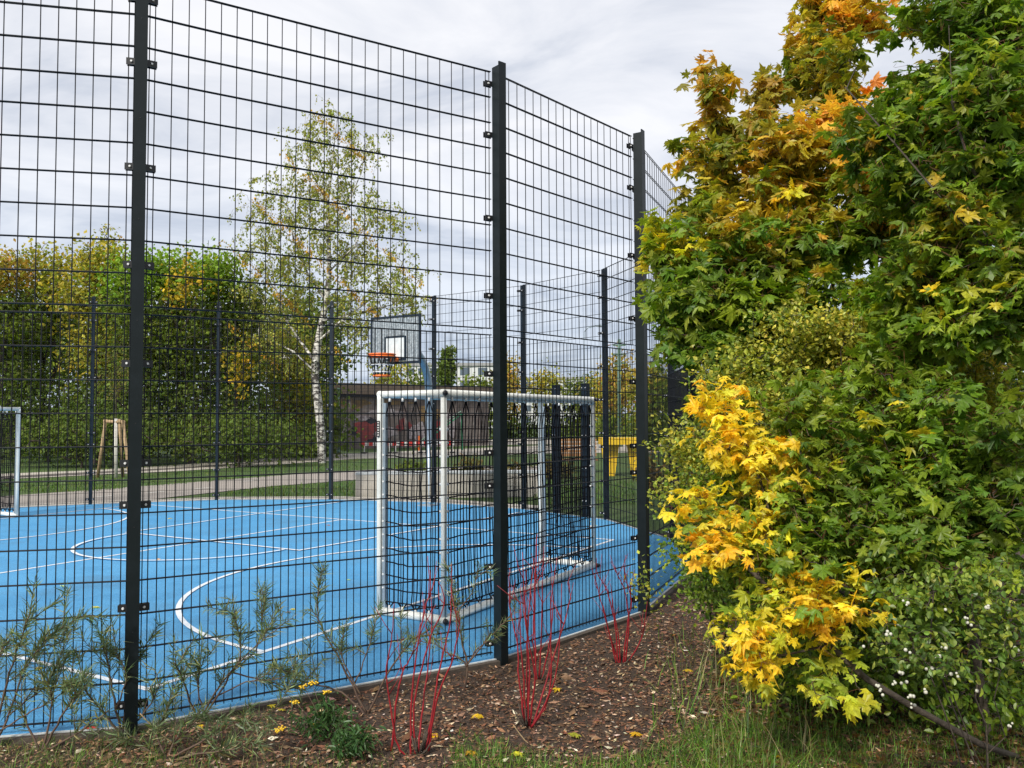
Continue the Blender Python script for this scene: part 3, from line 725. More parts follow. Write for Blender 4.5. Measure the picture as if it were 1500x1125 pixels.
# real leaf colours
GR = [(.14, .24, .018, 4), (.22, .32, .024, 3), (.08, .155, .02, 3), (.38, .43, .035, 2)]
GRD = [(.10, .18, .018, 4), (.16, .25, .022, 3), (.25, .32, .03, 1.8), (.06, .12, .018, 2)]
OLV = [(.24, .26, .022, 3), (.35, .30, .028, 2.6), (.13, .20, .02, 3), (.55, .37, .03, 1.2), (.62, .45, .04, .8)]
ORG = [(.74, .42, .05, 3), (.74, .52, .06, 3), (.50, .42, .05, 2.4), (.64, .25, .06, .9), (.28, .30, .03, 3)]
RUS = [(.50, .29, .05, 3), (.38, .29, .05, 3), (.60, .33, .05, 2), (.23, .24, .03, 3)]
YEL = [(.84, .62, .03, 5), (.84, .50, .03, 2), (.76, .68, .05, 3), (.48, .52, .05, 1.5)]
YGR = [(.60, .58, .04, 3), (.34, .42, .04, 3), (.82, .62, .03, 2), (.18, .28, .03, 2)]
SML = [(.46, .46, .06, 3), (.25, .31, .045, 3), (.66, .58, .08, 2.2), (.11, .16, .025, 3)]


def maple(name, base, limbs, blobs, label, g, lsize=(.075, .125), per=8, r_max=.07, group=None):
    """blobs: px, py, Y, rx(px), ry(px), rY(m), shoots, palette[, tilt]"""
    root = empty(name, base, label, 'tree', group)
    tips, pal = [], []
    for (px, py, Y, rx, ry, rY, n, pl) in blobs:
        t = ell(at(px, py, Y), (rx * Y / F, rY, ry * Y / F), n, g, .3); tips.append(t); pal += [pl] * n
    tips = np.concatenate(tips); tips[:, 2] = np.maximum(tips[:, 2], .05)
    # leaf colour grades from one limb's tint into the next
    cen = np.array([at(b_[0], b_[1], b_[2]) for b_ in blobs]); rr_ = np.array([(b_[3] + b_[4]) / 2 * b_[2] / F for b_ in blobs])
    tj = tips + g.normal(0, .17, tips.shape)
    nb_ = np.argmin(np.linalg.norm(tj[:, None] - cen[None], axis=2) / rr_[None] ** .5, axis=1); pal = [blobs[i_][7] for i_ in nb_]
    A, par, tipi = skeleton([np.array(l) for l in limbs], tips, g)
    br_ = branch_mesh(A, par, .0026, r_max, M['bark'], 'trunk', root)
    mb = MB(); C_, T_, N_, S_, K_ = [], [], [], [], []; pp0, pp1 = [], []
    ctr = np.mean(tips, 0)
    for (k, j) in tipi:
        p = A[j]; q = A[par[j]]; d = p - q; L = np.linalg.norm(d); d /= max(L, 1e-6)
        m = per + g.integers(-2, 3); shade = pick(pal[k], 1, g, .1)[0]
        side = np.cross(d, [0, 0, 1]); side /= max(np.linalg.norm(side), 1e-6)
        for i in range(m):
            t = g.uniform(-.32, .02) if i > 1 else 0.02; o = p + d * t * 1.0
            a = g.uniform(0, 2 * math.pi); out = side * math.cos(a) + np.cross(side, d) * math.sin(a)
            pd = out * .8 + d * .6 + np.array([0, 0, .25]); pd /= np.linalg.norm(pd); c = o + pd * g.uniform(.03, .08)
            td = pd * .7 + d * .3 + np.array([0, 0, -g.uniform(.1, .9)]) + g.normal(0, .25, 3)
            nr = np.array([0, 0, 1.]) * 1.0 + g.normal(0, .38, 3) + pd * .25
            C_.append(c); T_.append(td); N_.append(nr); S_.append(g.uniform(*lsize)); pp0.append(o); pp1.append(c)
            own = pick(pal[k], 1, g, .15)[0]; K_.append(shade * .55 + own * .45)
    leaves(mb, MAPLE, np.array(C_), frames(np.array(T_), np.array(N_)), np.array(S_) * g.lognormal(0, .16, len(S_)), np.array(K_), g, .35, .032)
    mb.tubes(pp0, pp1, .0011, .0009, 3, 0, False, (.22, .10, .05))
    mb.build('crown', M['leaf'], root)
    return root


def bush(name, base, blobs, label, g, T, msize, matl, stem_m, cat='shrub', per=14, r_tip=.0018, r_max=.03, spread=.07, limbs=None, nup=.8, group=None, nlimb=5, expo=2.4, curl=.2, partnames=('stems', 'foliage'), droop=.3):
    base = np.asarray(base, float); root = empty(name, base, label, cat, group)
    tips, pal = [], []
    for (c, r, n, pl) in blobs:
        t = ell(c, r, n, g, .35); tips.append(t); pal += [pl] * n
    tips = np.concatenate(tips); tips[:, 2] = np.maximum(tips[:, 2], .06)
    if limbs is None:
        limbs = []
        cc = np.mean(tips, 0)
        limbs.append([base, base + (cc - base) * .12, base + (cc - base) * .3])
        for b_ in blobs[:nlimb]:
            c = np.array(b_[0]); p = base + (cc - base) * .12
            limbs.append([p + (c - p) * f + g.normal(0, .04 * np.linalg.norm(c - p), 3) * (f < 1) for f in (.12, .3, .5, .7, .9)])
    A, par, tipi = skeleton([np.array(l) for l in limbs], tips, g)
    branch_mesh(A, par, r_tip, r_max, stem_m, partnames[0], root, expo)
    mb = MB(); n = len(tipi); ks = np.array([k for k, j in tipi]); js = np.array([j for k, j in tipi])
    p = A[js]; d = p - A[par[js]]; d /= np.maximum(np.linalg.norm(d, axis=1, keepdims=True), 1e-6)
    shade = np.array([pick(pal[k], 1, g, .12)[0] for k in ks])
    N = n * per; own = np.concatenate([pick(pal[k], per, g, .2) for k in ks])
    P_ = np.repeat(p, per, 0); D_ = np.repeat(d, per, 0)
    c = P_ - D_ * g.uniform(0, spread * 4, (N, 1)) + g.normal(0, spread, (N, 3))
    td = D_ * .6 + g.normal(0, .6, (N, 3)) + np.array([0, 0, -droop]); nr = g.normal(0, .5, (N, 3)) + np.array([0, 0, nup])
    leaves(mb, T, c, frames(td, nr), g.uniform(*msize, N), np.repeat(shade, per, 0) * .5 + own * .5, g, curl)
    mb.build(partnames[1], matl, root)
    return root, A, par, tipi


g = np.random.default_rng(11)
#EOF_PART1
# ------------------------------------------------------------------ mulch bed
GZ = -.016
def gz(x, y):
    return (GZ + .006 * np.sin(x * 3.1 + 1) * np.sin(y * 2.7) + .003 * np.sin(x * 9 + y * 4) + .002 * np.sin(x * 17 - y * 13) - .004)
nx, ny = 150, 130
X_, Y_ = np.meshgrid(np.linspace(-9, 9.5, nx), np.linspace(1.2, 13.5, ny)); Z_ = gz(X_, Y_)
edge = np.minimum.reduce([(X_ + 9) / 1.0, (9.5 - X_) / 1.0, (13.5 - Y_) / 1., np.ones_like(X_)])
Z_ = Z_ * 1 - (1 - edge) * .03
i = np.arange(ny - 1)[:, None] * nx + np.arange(nx - 1)[None]; i = i.reshape(-1)
MB().add(np.stack([X_, Y_, Z_], -1).reshape(-1, 3), [np.stack([i, i + 1, i + nx + 1, i + nx], 1)]).build('mulch_bed', M['soil'], None, True)['kind'] = 'structure'


def inring(x, y, d=.14):
    q = offset(ring, d); c = np.zeros(len(x), bool); n = len(q)
    for k in range(n):
        x1, y1 = q[k]; x2, y2 = q[(k + 1) % n]
        cond = ((y1 > y) != (y2 > y)) & (x < (x2 - x1) * (y - y1) / (y2 - y1 + 1e-12) + x1); c ^= cond
    return c


def scatter(n, x0, x1, y0, y1, pw=1.):
    y = y0 + (y1 - y0) * g.uniform(0, 1, n) ** pw; s_ = y * .66
    x = g.uniform(np.maximum(x0, -s_ - .2), np.minimum(x1, y * .8 + .3)); k = ~inring(x, y)
    return x[k], y[k]


mb = MB()
CH_ = [(.155, .082, .045, 5), (.25, .15, .09, 4), (.08, .042, .024, 5), (.42, .31, .21, 1.8), (.58, .49, .38, .5), (.20, .09, .05, 3)]
x, y = scatter(95000, -4.2, 3.8, 3.4, 10.5, 1.25); n = len(x)
a = g.uniform(0, 2 * np.pi, n); td = np.stack([np.cos(a), np.sin(a), g.normal(0, .22, n)], 1); nr = g.normal(0, .32, (n, 3)) + [0, 0, 1]
leaves(mb, diamond_t(.24), np.stack([x, y, gz(x, y) + g.uniform(.0, .018, n)], 1), frames(td, nr), g.lognormal(-3.68, .45, n), pick(CH_, n, g, .3), g, .1, .05)
tag(mb.build('mulch_chips', M['chip']), kind='stuff')

# ------------------------------------------------------------------ grass
GRS = [(.09, .20, .02, 4), (.15, .27, .03, 3), (.055, .125, .018, 3), (.30, .28, .10, .8)]
DRY = [(.40, .31, .15, 3), (.28, .22, .10, 3), (.12, .14, .05, 3)]
def blades(name, x, y, h0, h1, pal, wd=.02, lean=.35, z=None):
    n = len(x); mb = MB(); TV = np.array([(-wd, 0, 0), (wd, 0, 0), (wd * .9, .45, -.04), (-wd * .9, .45, -.04), (wd * .5, .8, -.16), (-wd * .5, .8, -.16), (0, 1, -.3)])
    TF = np.array([[0, 1, 2], [0, 2, 3], [3, 2, 4], [3, 4, 5], [5, 4, 6]])
    a = g.uniform(0, 2 * np.pi, n); l = np.abs(g.normal(0, lean, n)); td = np.stack([np.cos(a) * l, np.sin(a) * l, np.ones(n)], 1)
    b_ = np.stack([-np.cos(a), -np.sin(a), l + .01], 1)
    zz_ = gz(x, y) if z is None else np.full(n, z)
    leaves(mb, (TV, TF), np.stack([x, y, zz_], 1), frames(td, b_), g.uniform(h0, h1, n), pick(pal, n, g, .2), g, .5)
    return tag(mb.build(name, M['blade']), kind='stuff')


def dens(n, f, y0, y1, x0=-9, x1=9, pw=1.):
    x, y = scatter(n, x0, x1, y0, y1, pw); k = g.uniform(0, 1, len(x)) < f(x, y); return x[k], y[k]


def gl(x, y):     # lawn grass: bottom centre and right
    px = 750 + x / y * F; py = 614 + CH / y * F
    e = (py - (1078 - .00 * px + 14 * np.sin(px / 60.)) - np.where(px < 660, 60, 0)) / 25 + np.clip((px - 930) / 110, 0, 2.2)
    return np.clip(e, 0, 1) * np.where(px > 1260, .6, 1)
x, y = dens(150000, gl, 3.4, 7.5, -2, 6)
blades('grass', x, y, .025, .085, GRS, .026, .9)
def gt(x, y):
    px = 750 + x / y * F; py = 614 + CH / y * F
    return np.clip(1 - np.abs(px - 1085) / 150, 0, 1) * np.clip((py - 900) / 120, 0, 1) * .8
x, y = dens(20000, gt, 3.6, 7, -2, 4)
blades('tall_grass', x, y, .08, .27, GRS + [(.22, .19, .08, 2.5)], .012, .8)
x, y = dens(800, gt, 3.6, 6.5, -2, 4)
blades('dry_grass', x, y, .18, .42, DRY, .007, .7)
def gs(x, y):     # sparse weeds at the left foot of the fence
    px = 750 + x / y * F
    py = 614 + CH / y * F
    return np.clip(np.clip((430 - px) / 250, 0, 1) * .7 + np.clip((py - 1085) / 40, 0, 1) * np.clip((700 - px) / 200, 0, 1) * .7, 0, 1)
x, y = dens(17000, gs, 3.5, 5.6, -4.5, 0)
blades('weeds', x, y, .03, .11, GRS + [(.3, .27, .14, 2)], .014, .7)

# far lawns: blades in tufts only where large enough to be seen
def lawn_pts(n, pxa, pxb, pya, pyb):
    px = g.uniform(pxa, pxb, n); py = g.uniform(pya, pyb, n); q = np.array([G(a_, b_, -.06) for a_, b_ in zip(px, py)]); return q[:, 0], q[:, 1]
x, y = [], []
for (a_, b_, c_, d_, n) in ((-20, 180, 700, 722, 2600), (180, 420, 688, 722, 2600), (330, 530, 700, 727, 2600), (380, 540, 672, 690, 1200), (0, 400, 672, 690, 1500), (780, 930, 690, 740, 3000)):
    p_, q_ = lawn_pts(n, a_, b_, c_, d_); x.append(p_); y.append(q_)
x, y = np.concatenate(x), np.concatenate(y)
keep = ~inring(x, y, .9)
# keep the blades off the paths
def onpath(x, y):
    px = 750 + x / y * F; py = 614 + (CH + .06) / y * F
    t1 = np.interp(px, [-260, 0, 130, 260, 400, 520, 640, 800], [752, 727, 718, 708, 697, 689, 684, 682]); b1 = np.interp(px, [-260, 0, 130, 260, 400, 520, 640, 800], [800, 757, 742, 727, 712, 703, 700, 706])
    t2 = np.interp(px, [-200, 0, 130, 260, 400, 520, 640, 800], [712, 694, 689, 681, 671, 664, 659, 652]); b2 = np.interp(px, [-200, 0, 130, 260, 400, 520, 640, 800], [722, 702, 696, 690, 681, 672, 669, 664])
    return ((py > t1) & (py < b1)) | ((py > t2) & (py < b2))
keep &= ~onpath(x, y)
blades('lawn_grass', x[keep], y[keep], .05, .12, [(.07, .15, .02, 3), (.10, .19, .03, 3), (.16, .18, .04, 1)], .09, .5, -.06)

# ------------------------------------------------------------------ trees behind the court
def fartree(px, ytop, hw, Y, blobs, label, pal_low, name='tree', n=300, per=16, leafs=(.13, .24), trunk=.16, base_px=None, spread=.26, group='trees in the dense row beyond the footpath'):
    base = at(base_px or px, 660, Y); base[2] = -.06
    bl = [(at(a_, b_, Y + dy), (c_ * Y / F, e_, d_ * Y / F), k, pl) for (a_, b_, c_, d_, dy, e_, k, pl) in blobs]
    cr_ = at(px, (ytop + 640) / 2, Y)
    return bush(name, base, bl, label, g, DIA, leafs, M['farleaf'], M['bark'], 'tree', per, .012, trunk, spread, None, .55, group, 6, 2.2, .2, ('trunk', 'crown'), .4)
FG = [(.13, .175, .022, 4), (.19, .25, .03, 3), (.08, .13, .022, 3)]
FD = [(.10, .155, .028, 4), (.15, .205, .035, 3)]
FY = [(.42, .37, .05, 3), (.25, .29, .04, 3), (.56, .42, .05, 1.4), (.14, .20, .03, 2)]
FO = [(.48, .25, .06, 2), (.36, .28, .05, 3), (.26, .27, .04, 4), (.50, .36, .06, 1)]
FL = [(.22, .35, .035, 3), (.16, .27, .03, 3), (.28, .38, .04, 1)]
FYY = [(.66, .42, .03, 3), (.5, .38, .03, 2), (.2, .22, .03, 3)]
fartree(-10, 372, 70, 36, [(0, 400, 55, 32, 0, 1.5, 110, FO), (-5, 470, 75, 60, 0, 2, 160, FG), (-10, 580, 90, 80, 0, 2, 150, FD)], 'tree with rust orange top at the far left end of the row', FG)
fartree(70, 350, 60, 38, [(75, 400, 48, 40, 0, 1.5, 90, FY), (60, 470, 65, 50, 0, 2, 150, FG), (70, 580, 70, 80, 0, 2, 150, FD)], 'olive and yellow loose topped tree next to the rust orange one', FY)
fartree(140, 352, 55, 36, [(148, 385, 40, 38, 0, 1.4, 85, FY), (125, 425, 55, 40, 0, 1.6, 90, FY), (150, 500, 60, 60, 0, 2, 150, FY), (140, 600, 70, 60, 0, 1.5, 120, FD)], 'yellowing thin topped tree left of the nearest fence post', FY)
fartree(205, 370, 60, 35, [(190, 415, 45, 40, 0, 1.5, 100, FL), (200, 490, 60, 60, 0, 2, 170, FG), (205, 590, 70, 70, 0, 2, 170, FD)], 'mid green tree hidden partly by the nearest fence post', FG)
fartree(280, 362, 70, 36, [(240, 400, 38, 34, 0, 1.4, 110, FL), (310, 400, 42, 36, 0, 1.5, 120, FL), (272, 408, 24, 20, -1.6, .6, 18, FYY), (262, 425, 18, 14, -1.6, .4, 7, FYY), (280, 480, 72, 60, 0, 2, 210, FG), (270, 590, 80, 70, 0, 2, 200, FD)], 'bright green round topped tree with a golden yellow spray near its top', FG)
fartree(350, 410, 55, 37, [(355, 450, 50, 45, 0, 1.6, 130, FG), (360, 530, 60, 50, 0, 1.8, 140, FG), (352, 530, 12, 45, -2, .5, 16, FYY), (350, 610, 70, 55, 0, 1.6, 130, FD)], 'green tree with a hanging golden branch left of the birch', FY)
fartree(420, 470, 60, 41, [(420, 520, 55, 45, 0, 1.6, 140, FY), (425, 590, 60, 50, 0, 1.8, 150, FY), (445, 640, 45, 22, -3, 1., 70, FG)], 'low olive yellow tree behind the birch trunk', FY)
for i_, (px, hw) in enumerate([(20, 120), (170, 110), (330, 110), (455, 60)]):
    fartree(px, 500, hw, 46, [(px, 500, hw, 85, 0, 2, 260, FD), (px, 625, hw, 40, -4, 2, 150, FD)], ['dark thicket at the foot of the rust orange tree', 'dark thicket behind the staked sapling', 'dark thicket below the bright green round topped tree', 'dark thicket right behind the birch trunk'][i_], FD, 'thicket', per=16, leafs=(.2, .34), spread=.4)
for (px, hw, i_) in ((120, 140, 0), (350, 110, 1)):
    fartree(px, 620, hw, 33, [(px, 640, hw, 26, 0, 1.2, 240, FD)], ['low dark hedge along the lawn behind the staked sapling', 'low dark hedge along the lawn left of the birch'][i_], FD, 'hedge', per=16, leafs=(.10, .2), trunk=.05)
# bare twiggy top above the row
root_ = empty('bare_tree', at(160, 660, 40) * [1, 1, 0] + [0, 0, -.06], 'nearly bare twiggy tree top rising behind the yellowing tree', 'tree')
tp = np.concatenate([ell(at(155, 350, 40), (.8, .6, .9), 26, g), ell(at(120, 375, 40), (.9, .6, .6), 16, g)])
A, par, ti = skeleton([np.array([at(160, 662, 40), at(158, 560, 40), at(157, 470, 40), at(156, 400, 40), at(158, 350, 40)])], tp, g, wob=.1)
branch_mesh(A, par, .009, .12, M['bark'], 'trunk', root_)
mb = MB(); c = np.array([A[j] for k, j in ti]); c = np.repeat(c, 4, 0) + g.normal(0, .12, (len(c) * 4, 3)); n = len(c)
leaves(mb, DIA, c, frames(g.normal(0, 1, (n, 3)), g.normal(0, 1, (n, 3)) + [0, 0, 1]), g.uniform(.1, .18, n), pick(FO + FY, n, g), g); mb.build('crown', M['farleaf'], root_)

# birch: pale bent trunk, sparse hanging foliage
YB = 36.
bb_ = at(472, 676, YB); bb_[2] = -.06; rb = empty('birch_tree', bb_, 'tall birch with pale patched trunk and thin yellow green crown', 'tree')
tr = [bb_] + [at(x_, y_, YB) for x_, y_ in ((471, 650), (469, 620), (466, 590), (462, 560), (462, 530), (466, 500), (472, 470), (478, 440), (482, 400), (482, 350), (480, 300), (486, 250), (490, 205), (494, 175))]
lim = [tr]
for pts_ in ([(462, 530), (440, 500), (420, 470), (405, 430), (395, 380), (400, 330)], [(466, 500), (500, 470), (540, 440), (580, 410), (592, 380)], [(478, 440), (450, 400), (430, 350), (420, 300), (430, 240)], [(480, 400), (520, 360), (540, 310), (565, 300)], [(480, 350), (510, 300), (530, 250), (535, 200)], [(472, 470), (520, 460), (560, 450), (600, 440)], [(462, 545), (430, 515), (400, 500), (380, 480)], [(480, 300), (455, 250), (445, 200), (448, 165)]):
    lim.append([at(x_, y_, YB + g.uniform(-1, 1)) for x_, y_ in pts_])
tips = []
BB = [(480, 190, 50, 35, 40), (520, 220, 40, 35, 30), (470, 245, 55, 40, 55), (415, 300, 50, 45, 60), (490, 310, 55, 50, 75), (560, 315, 40, 30, 34), (400, 370, 50, 45, 65), (480, 380, 70, 45, 85), (560, 390, 55, 45, 60), (590, 440, 35, 30, 34), (410, 440, 50, 45, 60), (520, 450, 60, 40, 60), (385, 490, 35, 45, 40), (560, 490, 45, 40, 34), (440, 520, 50, 30, 34)]
for (x_, y_, a_, b_, k) in BB: tips.append(ell(at(x_, y_, YB), (a_ * YB / F, 1.4, b_ * YB / F), k, g, .2))
tips = np.concatenate(tips); A, par, ti = skeleton(lim, tips, g, wob=.07)
o_tr = branch_mesh(A, par, .0055, .36, M['birchbark'], 'trunk', rb, 1.70)
mb = MB(); tw = MB(); C_, T_ = [], []; q0, q1 = [], []
for k, j in ti:
    p = A[j]; d = p - A[par[j]]; d /= np.linalg.norm(d) + 1e-9
    for s_ in range(3):       # hanging twiglets
        v = d * g.uniform(.1, .5) + g.normal(0, .18, 3); q = p + v; q2 = q + np.array([v[0] * .3, v[1] * .3, -g.uniform(.15, .6)])
        q0 += [p, q]; q1 += [q, q2]
        for i_ in range(g.integers(7, 12)):
            f = g.uniform(0, 1); C_.append(q + (q2 - q) * f + g.normal(0, .05, 3) if i_ % 2 else p + (q - p) * f + g.normal(0, .05, 3))
tw.tubes(q0, q1, .005, .003, 3); tw.build('twigs', M['bark'], rb)
C_ = np.array(C_); n = len(C_); pc = np.where(np.sin(C_[:, 0] * 1.9 + 2 * C_[:, 2]) > .95, 1, 0)
col = pick([(.30, .33, .07, 4), (.20, .25, .05, 3), (.42, .40, .08, 2)], n, g); cy_ = pick([(.6, .36, .04, 3), (.4, .3, .04, 2)], n, g); col = np.where(pc[:, None] > 0, cy_, col)
leaves(mb, DIA, C_, frames(g.normal(0, .6, (n, 3)) + [0, 0, -.8], g.normal(0, .8, (n, 3)) + [0, -.4, .3]), g.uniform(.085, .145, n), col, g)
mb.build('crown', M['farleaf'], rb)

# staked sapling
sb = G(166, 700, -.06); rs_ = empty('staked_sapling', sb, 'young tree with white trunk held between wooden stakes on the lawn', 'tree'); Ys = sb[1]
st0 = [at(170, y_, Ys) for y_ in (702, 660, 612, 590, 560, 520)]
tips = ell(at(172, 545, Ys), (.55, .45, 1.0), 60, g, .1); A, par, ti = skeleton([np.array(st0)], tips, g)
branch_mesh(A, par, .004, .028, M['bark'], 'branches', rs_)
MB().path([at(170, 703, Ys), at(170, 660, Ys), at(170, 613, Ys)], .055, 8).build('trunk', mat('trunk_whitewash', (.62, .60, .55), .9, 0, (12, (.45, .43, .38), .5, .7)), rs_, True)
mb = MB(); c = np.repeat(np.array([A[j] for k, j in ti]), 9, 0); n = len(c); c = c + g.normal(0, .10, (n, 3))
leaves(mb, DIA, c, frames(g.normal(0, 1, (n, 3)), g.normal(0, .6, (n, 3)) + [0, 0, 1]), g.uniform(.05, .09, n), pick([(.22, .19, .05, 3), (.12, .14, .03, 3)], n, g), g); mb.build('crown', M['farleaf'], rs_)
stk = empty('tree_stake', sb, 'wooden tripod of stakes with crossbar around the white sapling trunk', 'stake')
stp = [((143, 699), (155, 614), 0), ((180, 700), (175, 614), .25), ((190, 694), (180, 616), -.5)]
for (a_, b_, dy) in stp: MB().path([at(*a_, Ys + dy) * [1, 1, 0] + [0, 0, -.06], at(*b_, Ys)], .055, 8).build('stake', M['stake'], stk, True)
for dy in (0,): MB().path([at(152, 617, Ys), at(183, 619, Ys)], .055, 8).build('crossbar', M['stake'], stk, True)

# distant trees to the right
fartree(655, 508, 14, 85, [(655, 548, 12, 22, 0, 1, 90, FD), (656, 526, 7, 14, 0, .6, 34, FD), (656, 512, 3, 8, 0, .3, 10, FD)], 'dark tapering conifer before the distant apartment blocks', FD, 'conifer', leafs=(.25, .5), per=12, group=None)
for (px, yt, hw, Y, pl, lb) in ((742, 532, 26, 80, FO, 'yellow orange distant tree just right of the middle fence post'), (800, 548, 34, 85, FY, 'wide olive brown distant tree above the goal back rail'), (850, 560, 32, 80, FG, 'dark green distant bushy tree by the slender lamp'), (905, 528, 24, 62, FO, 'rust orange pointed tree between the fence posts right of the goal'), (882, 566, 26, 70, FY, 'olive tree at the foot of the rust orange pointed tree'), (952, 556, 34, 48, FY, 'brownish tree seen right of the thick third post'), (700, 566, 34, 75, FG, 'green tree over the right end of the graffiti building'), (575, 540, 30, 80, FY, 'yellow green tree rising behind the graffiti building'), (618, 556, 24, 78, FG, 'green tree behind the curved hoop pole'), (1010, 560, 40, 40, FG, 'green tree behind the dense corner of the fence'), (1090, 520, 60, 36, FG, 'green tree glimpsed behind the autumn maples'), (1400, 500, 190, 34, FG, 'broad green tree far behind the snowberry bush'), (1680, 480, 130, 36, FG, 'broad green tree beyond the right edge of the maples'), (-60, 560, 40, 44, FD, 'dark tree beyond the left goal')):
    fartree(px, yt, hw, Y, [(px, (yt + 600) / 2 - 2, hw * .85, (618 - yt) / 2, 0, 1.5, 110, pl), (px, 628, hw * 1.1, 22, 0, 1.5, 60, FG)], lb, pl, leafs=(.2, .42), per=14, spread=.4, group='distant trees beyond the plaza')
# low planting behind the seat wall
OG = [(.30, .20, .08, 3), (.20, .17, .06, 3), (.10, .13, .03, 3)]
for i_, (px, yb, hw, hh, Y) in enumerate(((690, 700, 26, 20, 24), (750, 702, 26, 20, 23.5), (812, 690, 28, 16, 26), (960, 690, 26, 40, 20), (600, 690, 24, 10, 27))):
    b_ = at(px, yb, Y); b_[2] = -.06; c = b_ + [0, 0, hh / 2 * Y / F + .1]
    bush('ornamental_shrub', b_, [(c, (hw * Y / F, .5, hh * Y / F), 70, OG if i_ != 4 else FG)], ['brown tufted shrub left of the middle fence post beyond the wall', 'brown tufted shrub right of the middle fence post beyond the wall', 'low brown shrub beyond the wall near the bench', 'tall brown shrub between third post and fence corner', 'low green shrub beyond the wall behind the near side net'][i_], g, DIA, (.07, .14), M['farleaf'], M['bark'], per=12, r_tip=.006, spread=.1, group='shrubs in the bed beyond the seat wall')

# ------------------------------------------------------------------ maples at the right
def L3(*pts): return [at(x_, y_, Y_) for x_, y_, Y_ in pts]
def gb(px, Y):
    b_ = at(px, 700, Y); b_[2] = -.05; return b_
b0 = gb(1215, 7.0)
maple('maple_tree', b0, [[b0] + L3((1212, 800, 7), (1205, 650, 6.9), (1198, 500, 6.9), (1193, 350, 6.8), (1192, 220, 6.8), (1195, 100, 6.8), (1205, 20, 6.8)),
    L3((1205, 600, 6.9), (1140, 460, 6.7), (1090, 350, 6.6), (1060, 250, 6.6), (1045, 150, 6.6)), L3((1200, 520, 6.9), (1150, 380, 6.7), (1130, 250, 6.7), (1115, 140, 6.7)),
    L3((1198, 480, 6.8), (1240, 360, 6.6), (1250, 240, 6.5), (1252, 150, 6.6)), L3((1207, 640, 6.9), (1120, 540, 6.3), (1030, 440, 6.1), (975, 390, 6.1)), L3((1200, 540, 6.8), (1280, 440, 6.3), (1340, 380, 6.2))],
    [(1042, 125, 6.6, 22, 42, .3, 9, RUS), (1060, 200, 6.6, 42, 60, .35, 24, OLV), (1118, 150, 6.7, 26, 60, .3, 14, RUS), (1215, 20, 6.8, 58, 50, .4, 37, ORG), (1190, 110, 6.8, 40, 60, .5, 33, OLV),
     (1262, 40, 6.8, 26, 50, .3, 14, ORG), (1200, 200, 6.2, 60, 40, .3, 16, ORG), (1120, 220, 6.1, 50, 30, .3, 10, ORG), (1250, 270, 6.0, 60, 30, .3, 14, ORG), (1250, 190, 6.5, 62, 50, .4, 45, ORG), (1140, 250, 6.5, 110, 80, .6, 108, OLV), (1008, 232, 6.4, 20, 30, .25, 7, ORG), (1025, 300, 6.4, 30, 55, .35, 22, OLV), (1320, 235, 6.5, 46, 55, .4, 32, ORG),
     (1128, 290, 6.1, 22, 18, .2, 7, YEL), (1190, 352, 6.0, 26, 14, .2, 7, ORG), (975, 365, 6.2, 34, 30, .3, 17, YGR), (1000, 430, 6.1, 46, 50, .4, 36, GR), (1100, 370, 6.1, 110, 55, .6, 108, OLV), (1090, 440, 6.0, 120, 60, .6, 108, GR),
     (1250, 330, 6.3, 130, 60, .6, 94, GR), (1030, 500, 5.9, 50, 45, .35, 32, GRD), (1190, 460, 5.9, 120, 50, .5, 79, GR), (1320, 370, 6.0, 24, 18, .2, 6, ORG), (1230, 130, 6.7, 40, 40, .3, 20, OLV), (1330, 320, 6.2, 70, 60, .4, 60, OLV), (1350, 430, 6.0, 80, 50, .4, 60, GR), (1200, 530, 5.9, 90, 30, .4, 34, GR), (1080, 520, 5.8, 60, 34, .3, 26, GR)],
    'autumn maple with orange and olive leaves at its top, just right of the fence corner', g, (.058, .100), 11, .07)
b0 = gb(1560, 4.9)
maple('maple_tree', b0, [[b0] + L3((1550, 760, 4.9), (1530, 600, 4.9), (1500, 420, 4.8), (1470, 330, 4.4), (1420, 240, 4.25), (1395, 150, 4.3), (1390, 40, 4.4)),
    L3((1515, 480, 4.6), (1440, 360, 4.25), (1370, 280, 4.3), (1310, 210, 4.5), (1240, 130, 4.8)), L3((1505, 420, 4.8), (1500, 250, 4.6), (1470, 100, 4.6), (1440, -20, 4.6)), L3((1530, 560, 4.8), (1430, 450, 4.6), (1350, 400, 4.6))],
    [(1440, 60, 4.7, 90, 80, .5, 86, GRD), (1345, 20, 4.8, 34, 28, .3, 13, GRD), (1400, 150, 4.7, 80, 60, .5, 65, GR), (1340, 130, 4.9, 40, 22, .3, 13, GRD), (1300, 200, 4.9, 50, 34, .3, 24, GRD), (1440, 250, 4.6, 90, 70, .5, 79, GRD),
     (1350, 290, 4.8, 60, 40, .4, 36, GR), (1420, 370, 4.6, 110, 50, .5, 79, GR), (1480, 450, 4.5, 60, 50, .4, 36, GRD), (1340, 430, 4.9, 60, 40, .3, 29, GR), (1462, 20, 4.5, 30, 20, .2, 4, YGR), (1500, 150, 4.4, 40, 120, .3, 36, GR), (1240, 85, 5.1, 24, 24, .2, 8, OLV), (1330, 250, 4.7, 34, 26, .2, 12, ORG), (1380, 330, 4.5, 50, 30, .3, 22, OLV), (1440, 160, 4.3, 40, 30, .2, 14, OLV), (1395, 420, 4.4, 30, 16, .2, 5, YGR), (1580, 150, 4.9, 90, 130, .6, 60, GRD), (1590, 420, 4.9, 90, 120, .6, 60, GRD), (1420, 480, 4.6, 90, 40, .4, 56, GR), (1330, 500, 4.8, 60, 30, .3, 24, GR)],
    'large dark green maple filling the upper right corner', g, (.048, .082), 12, .07)
b0 = gb(1440, 4.75)
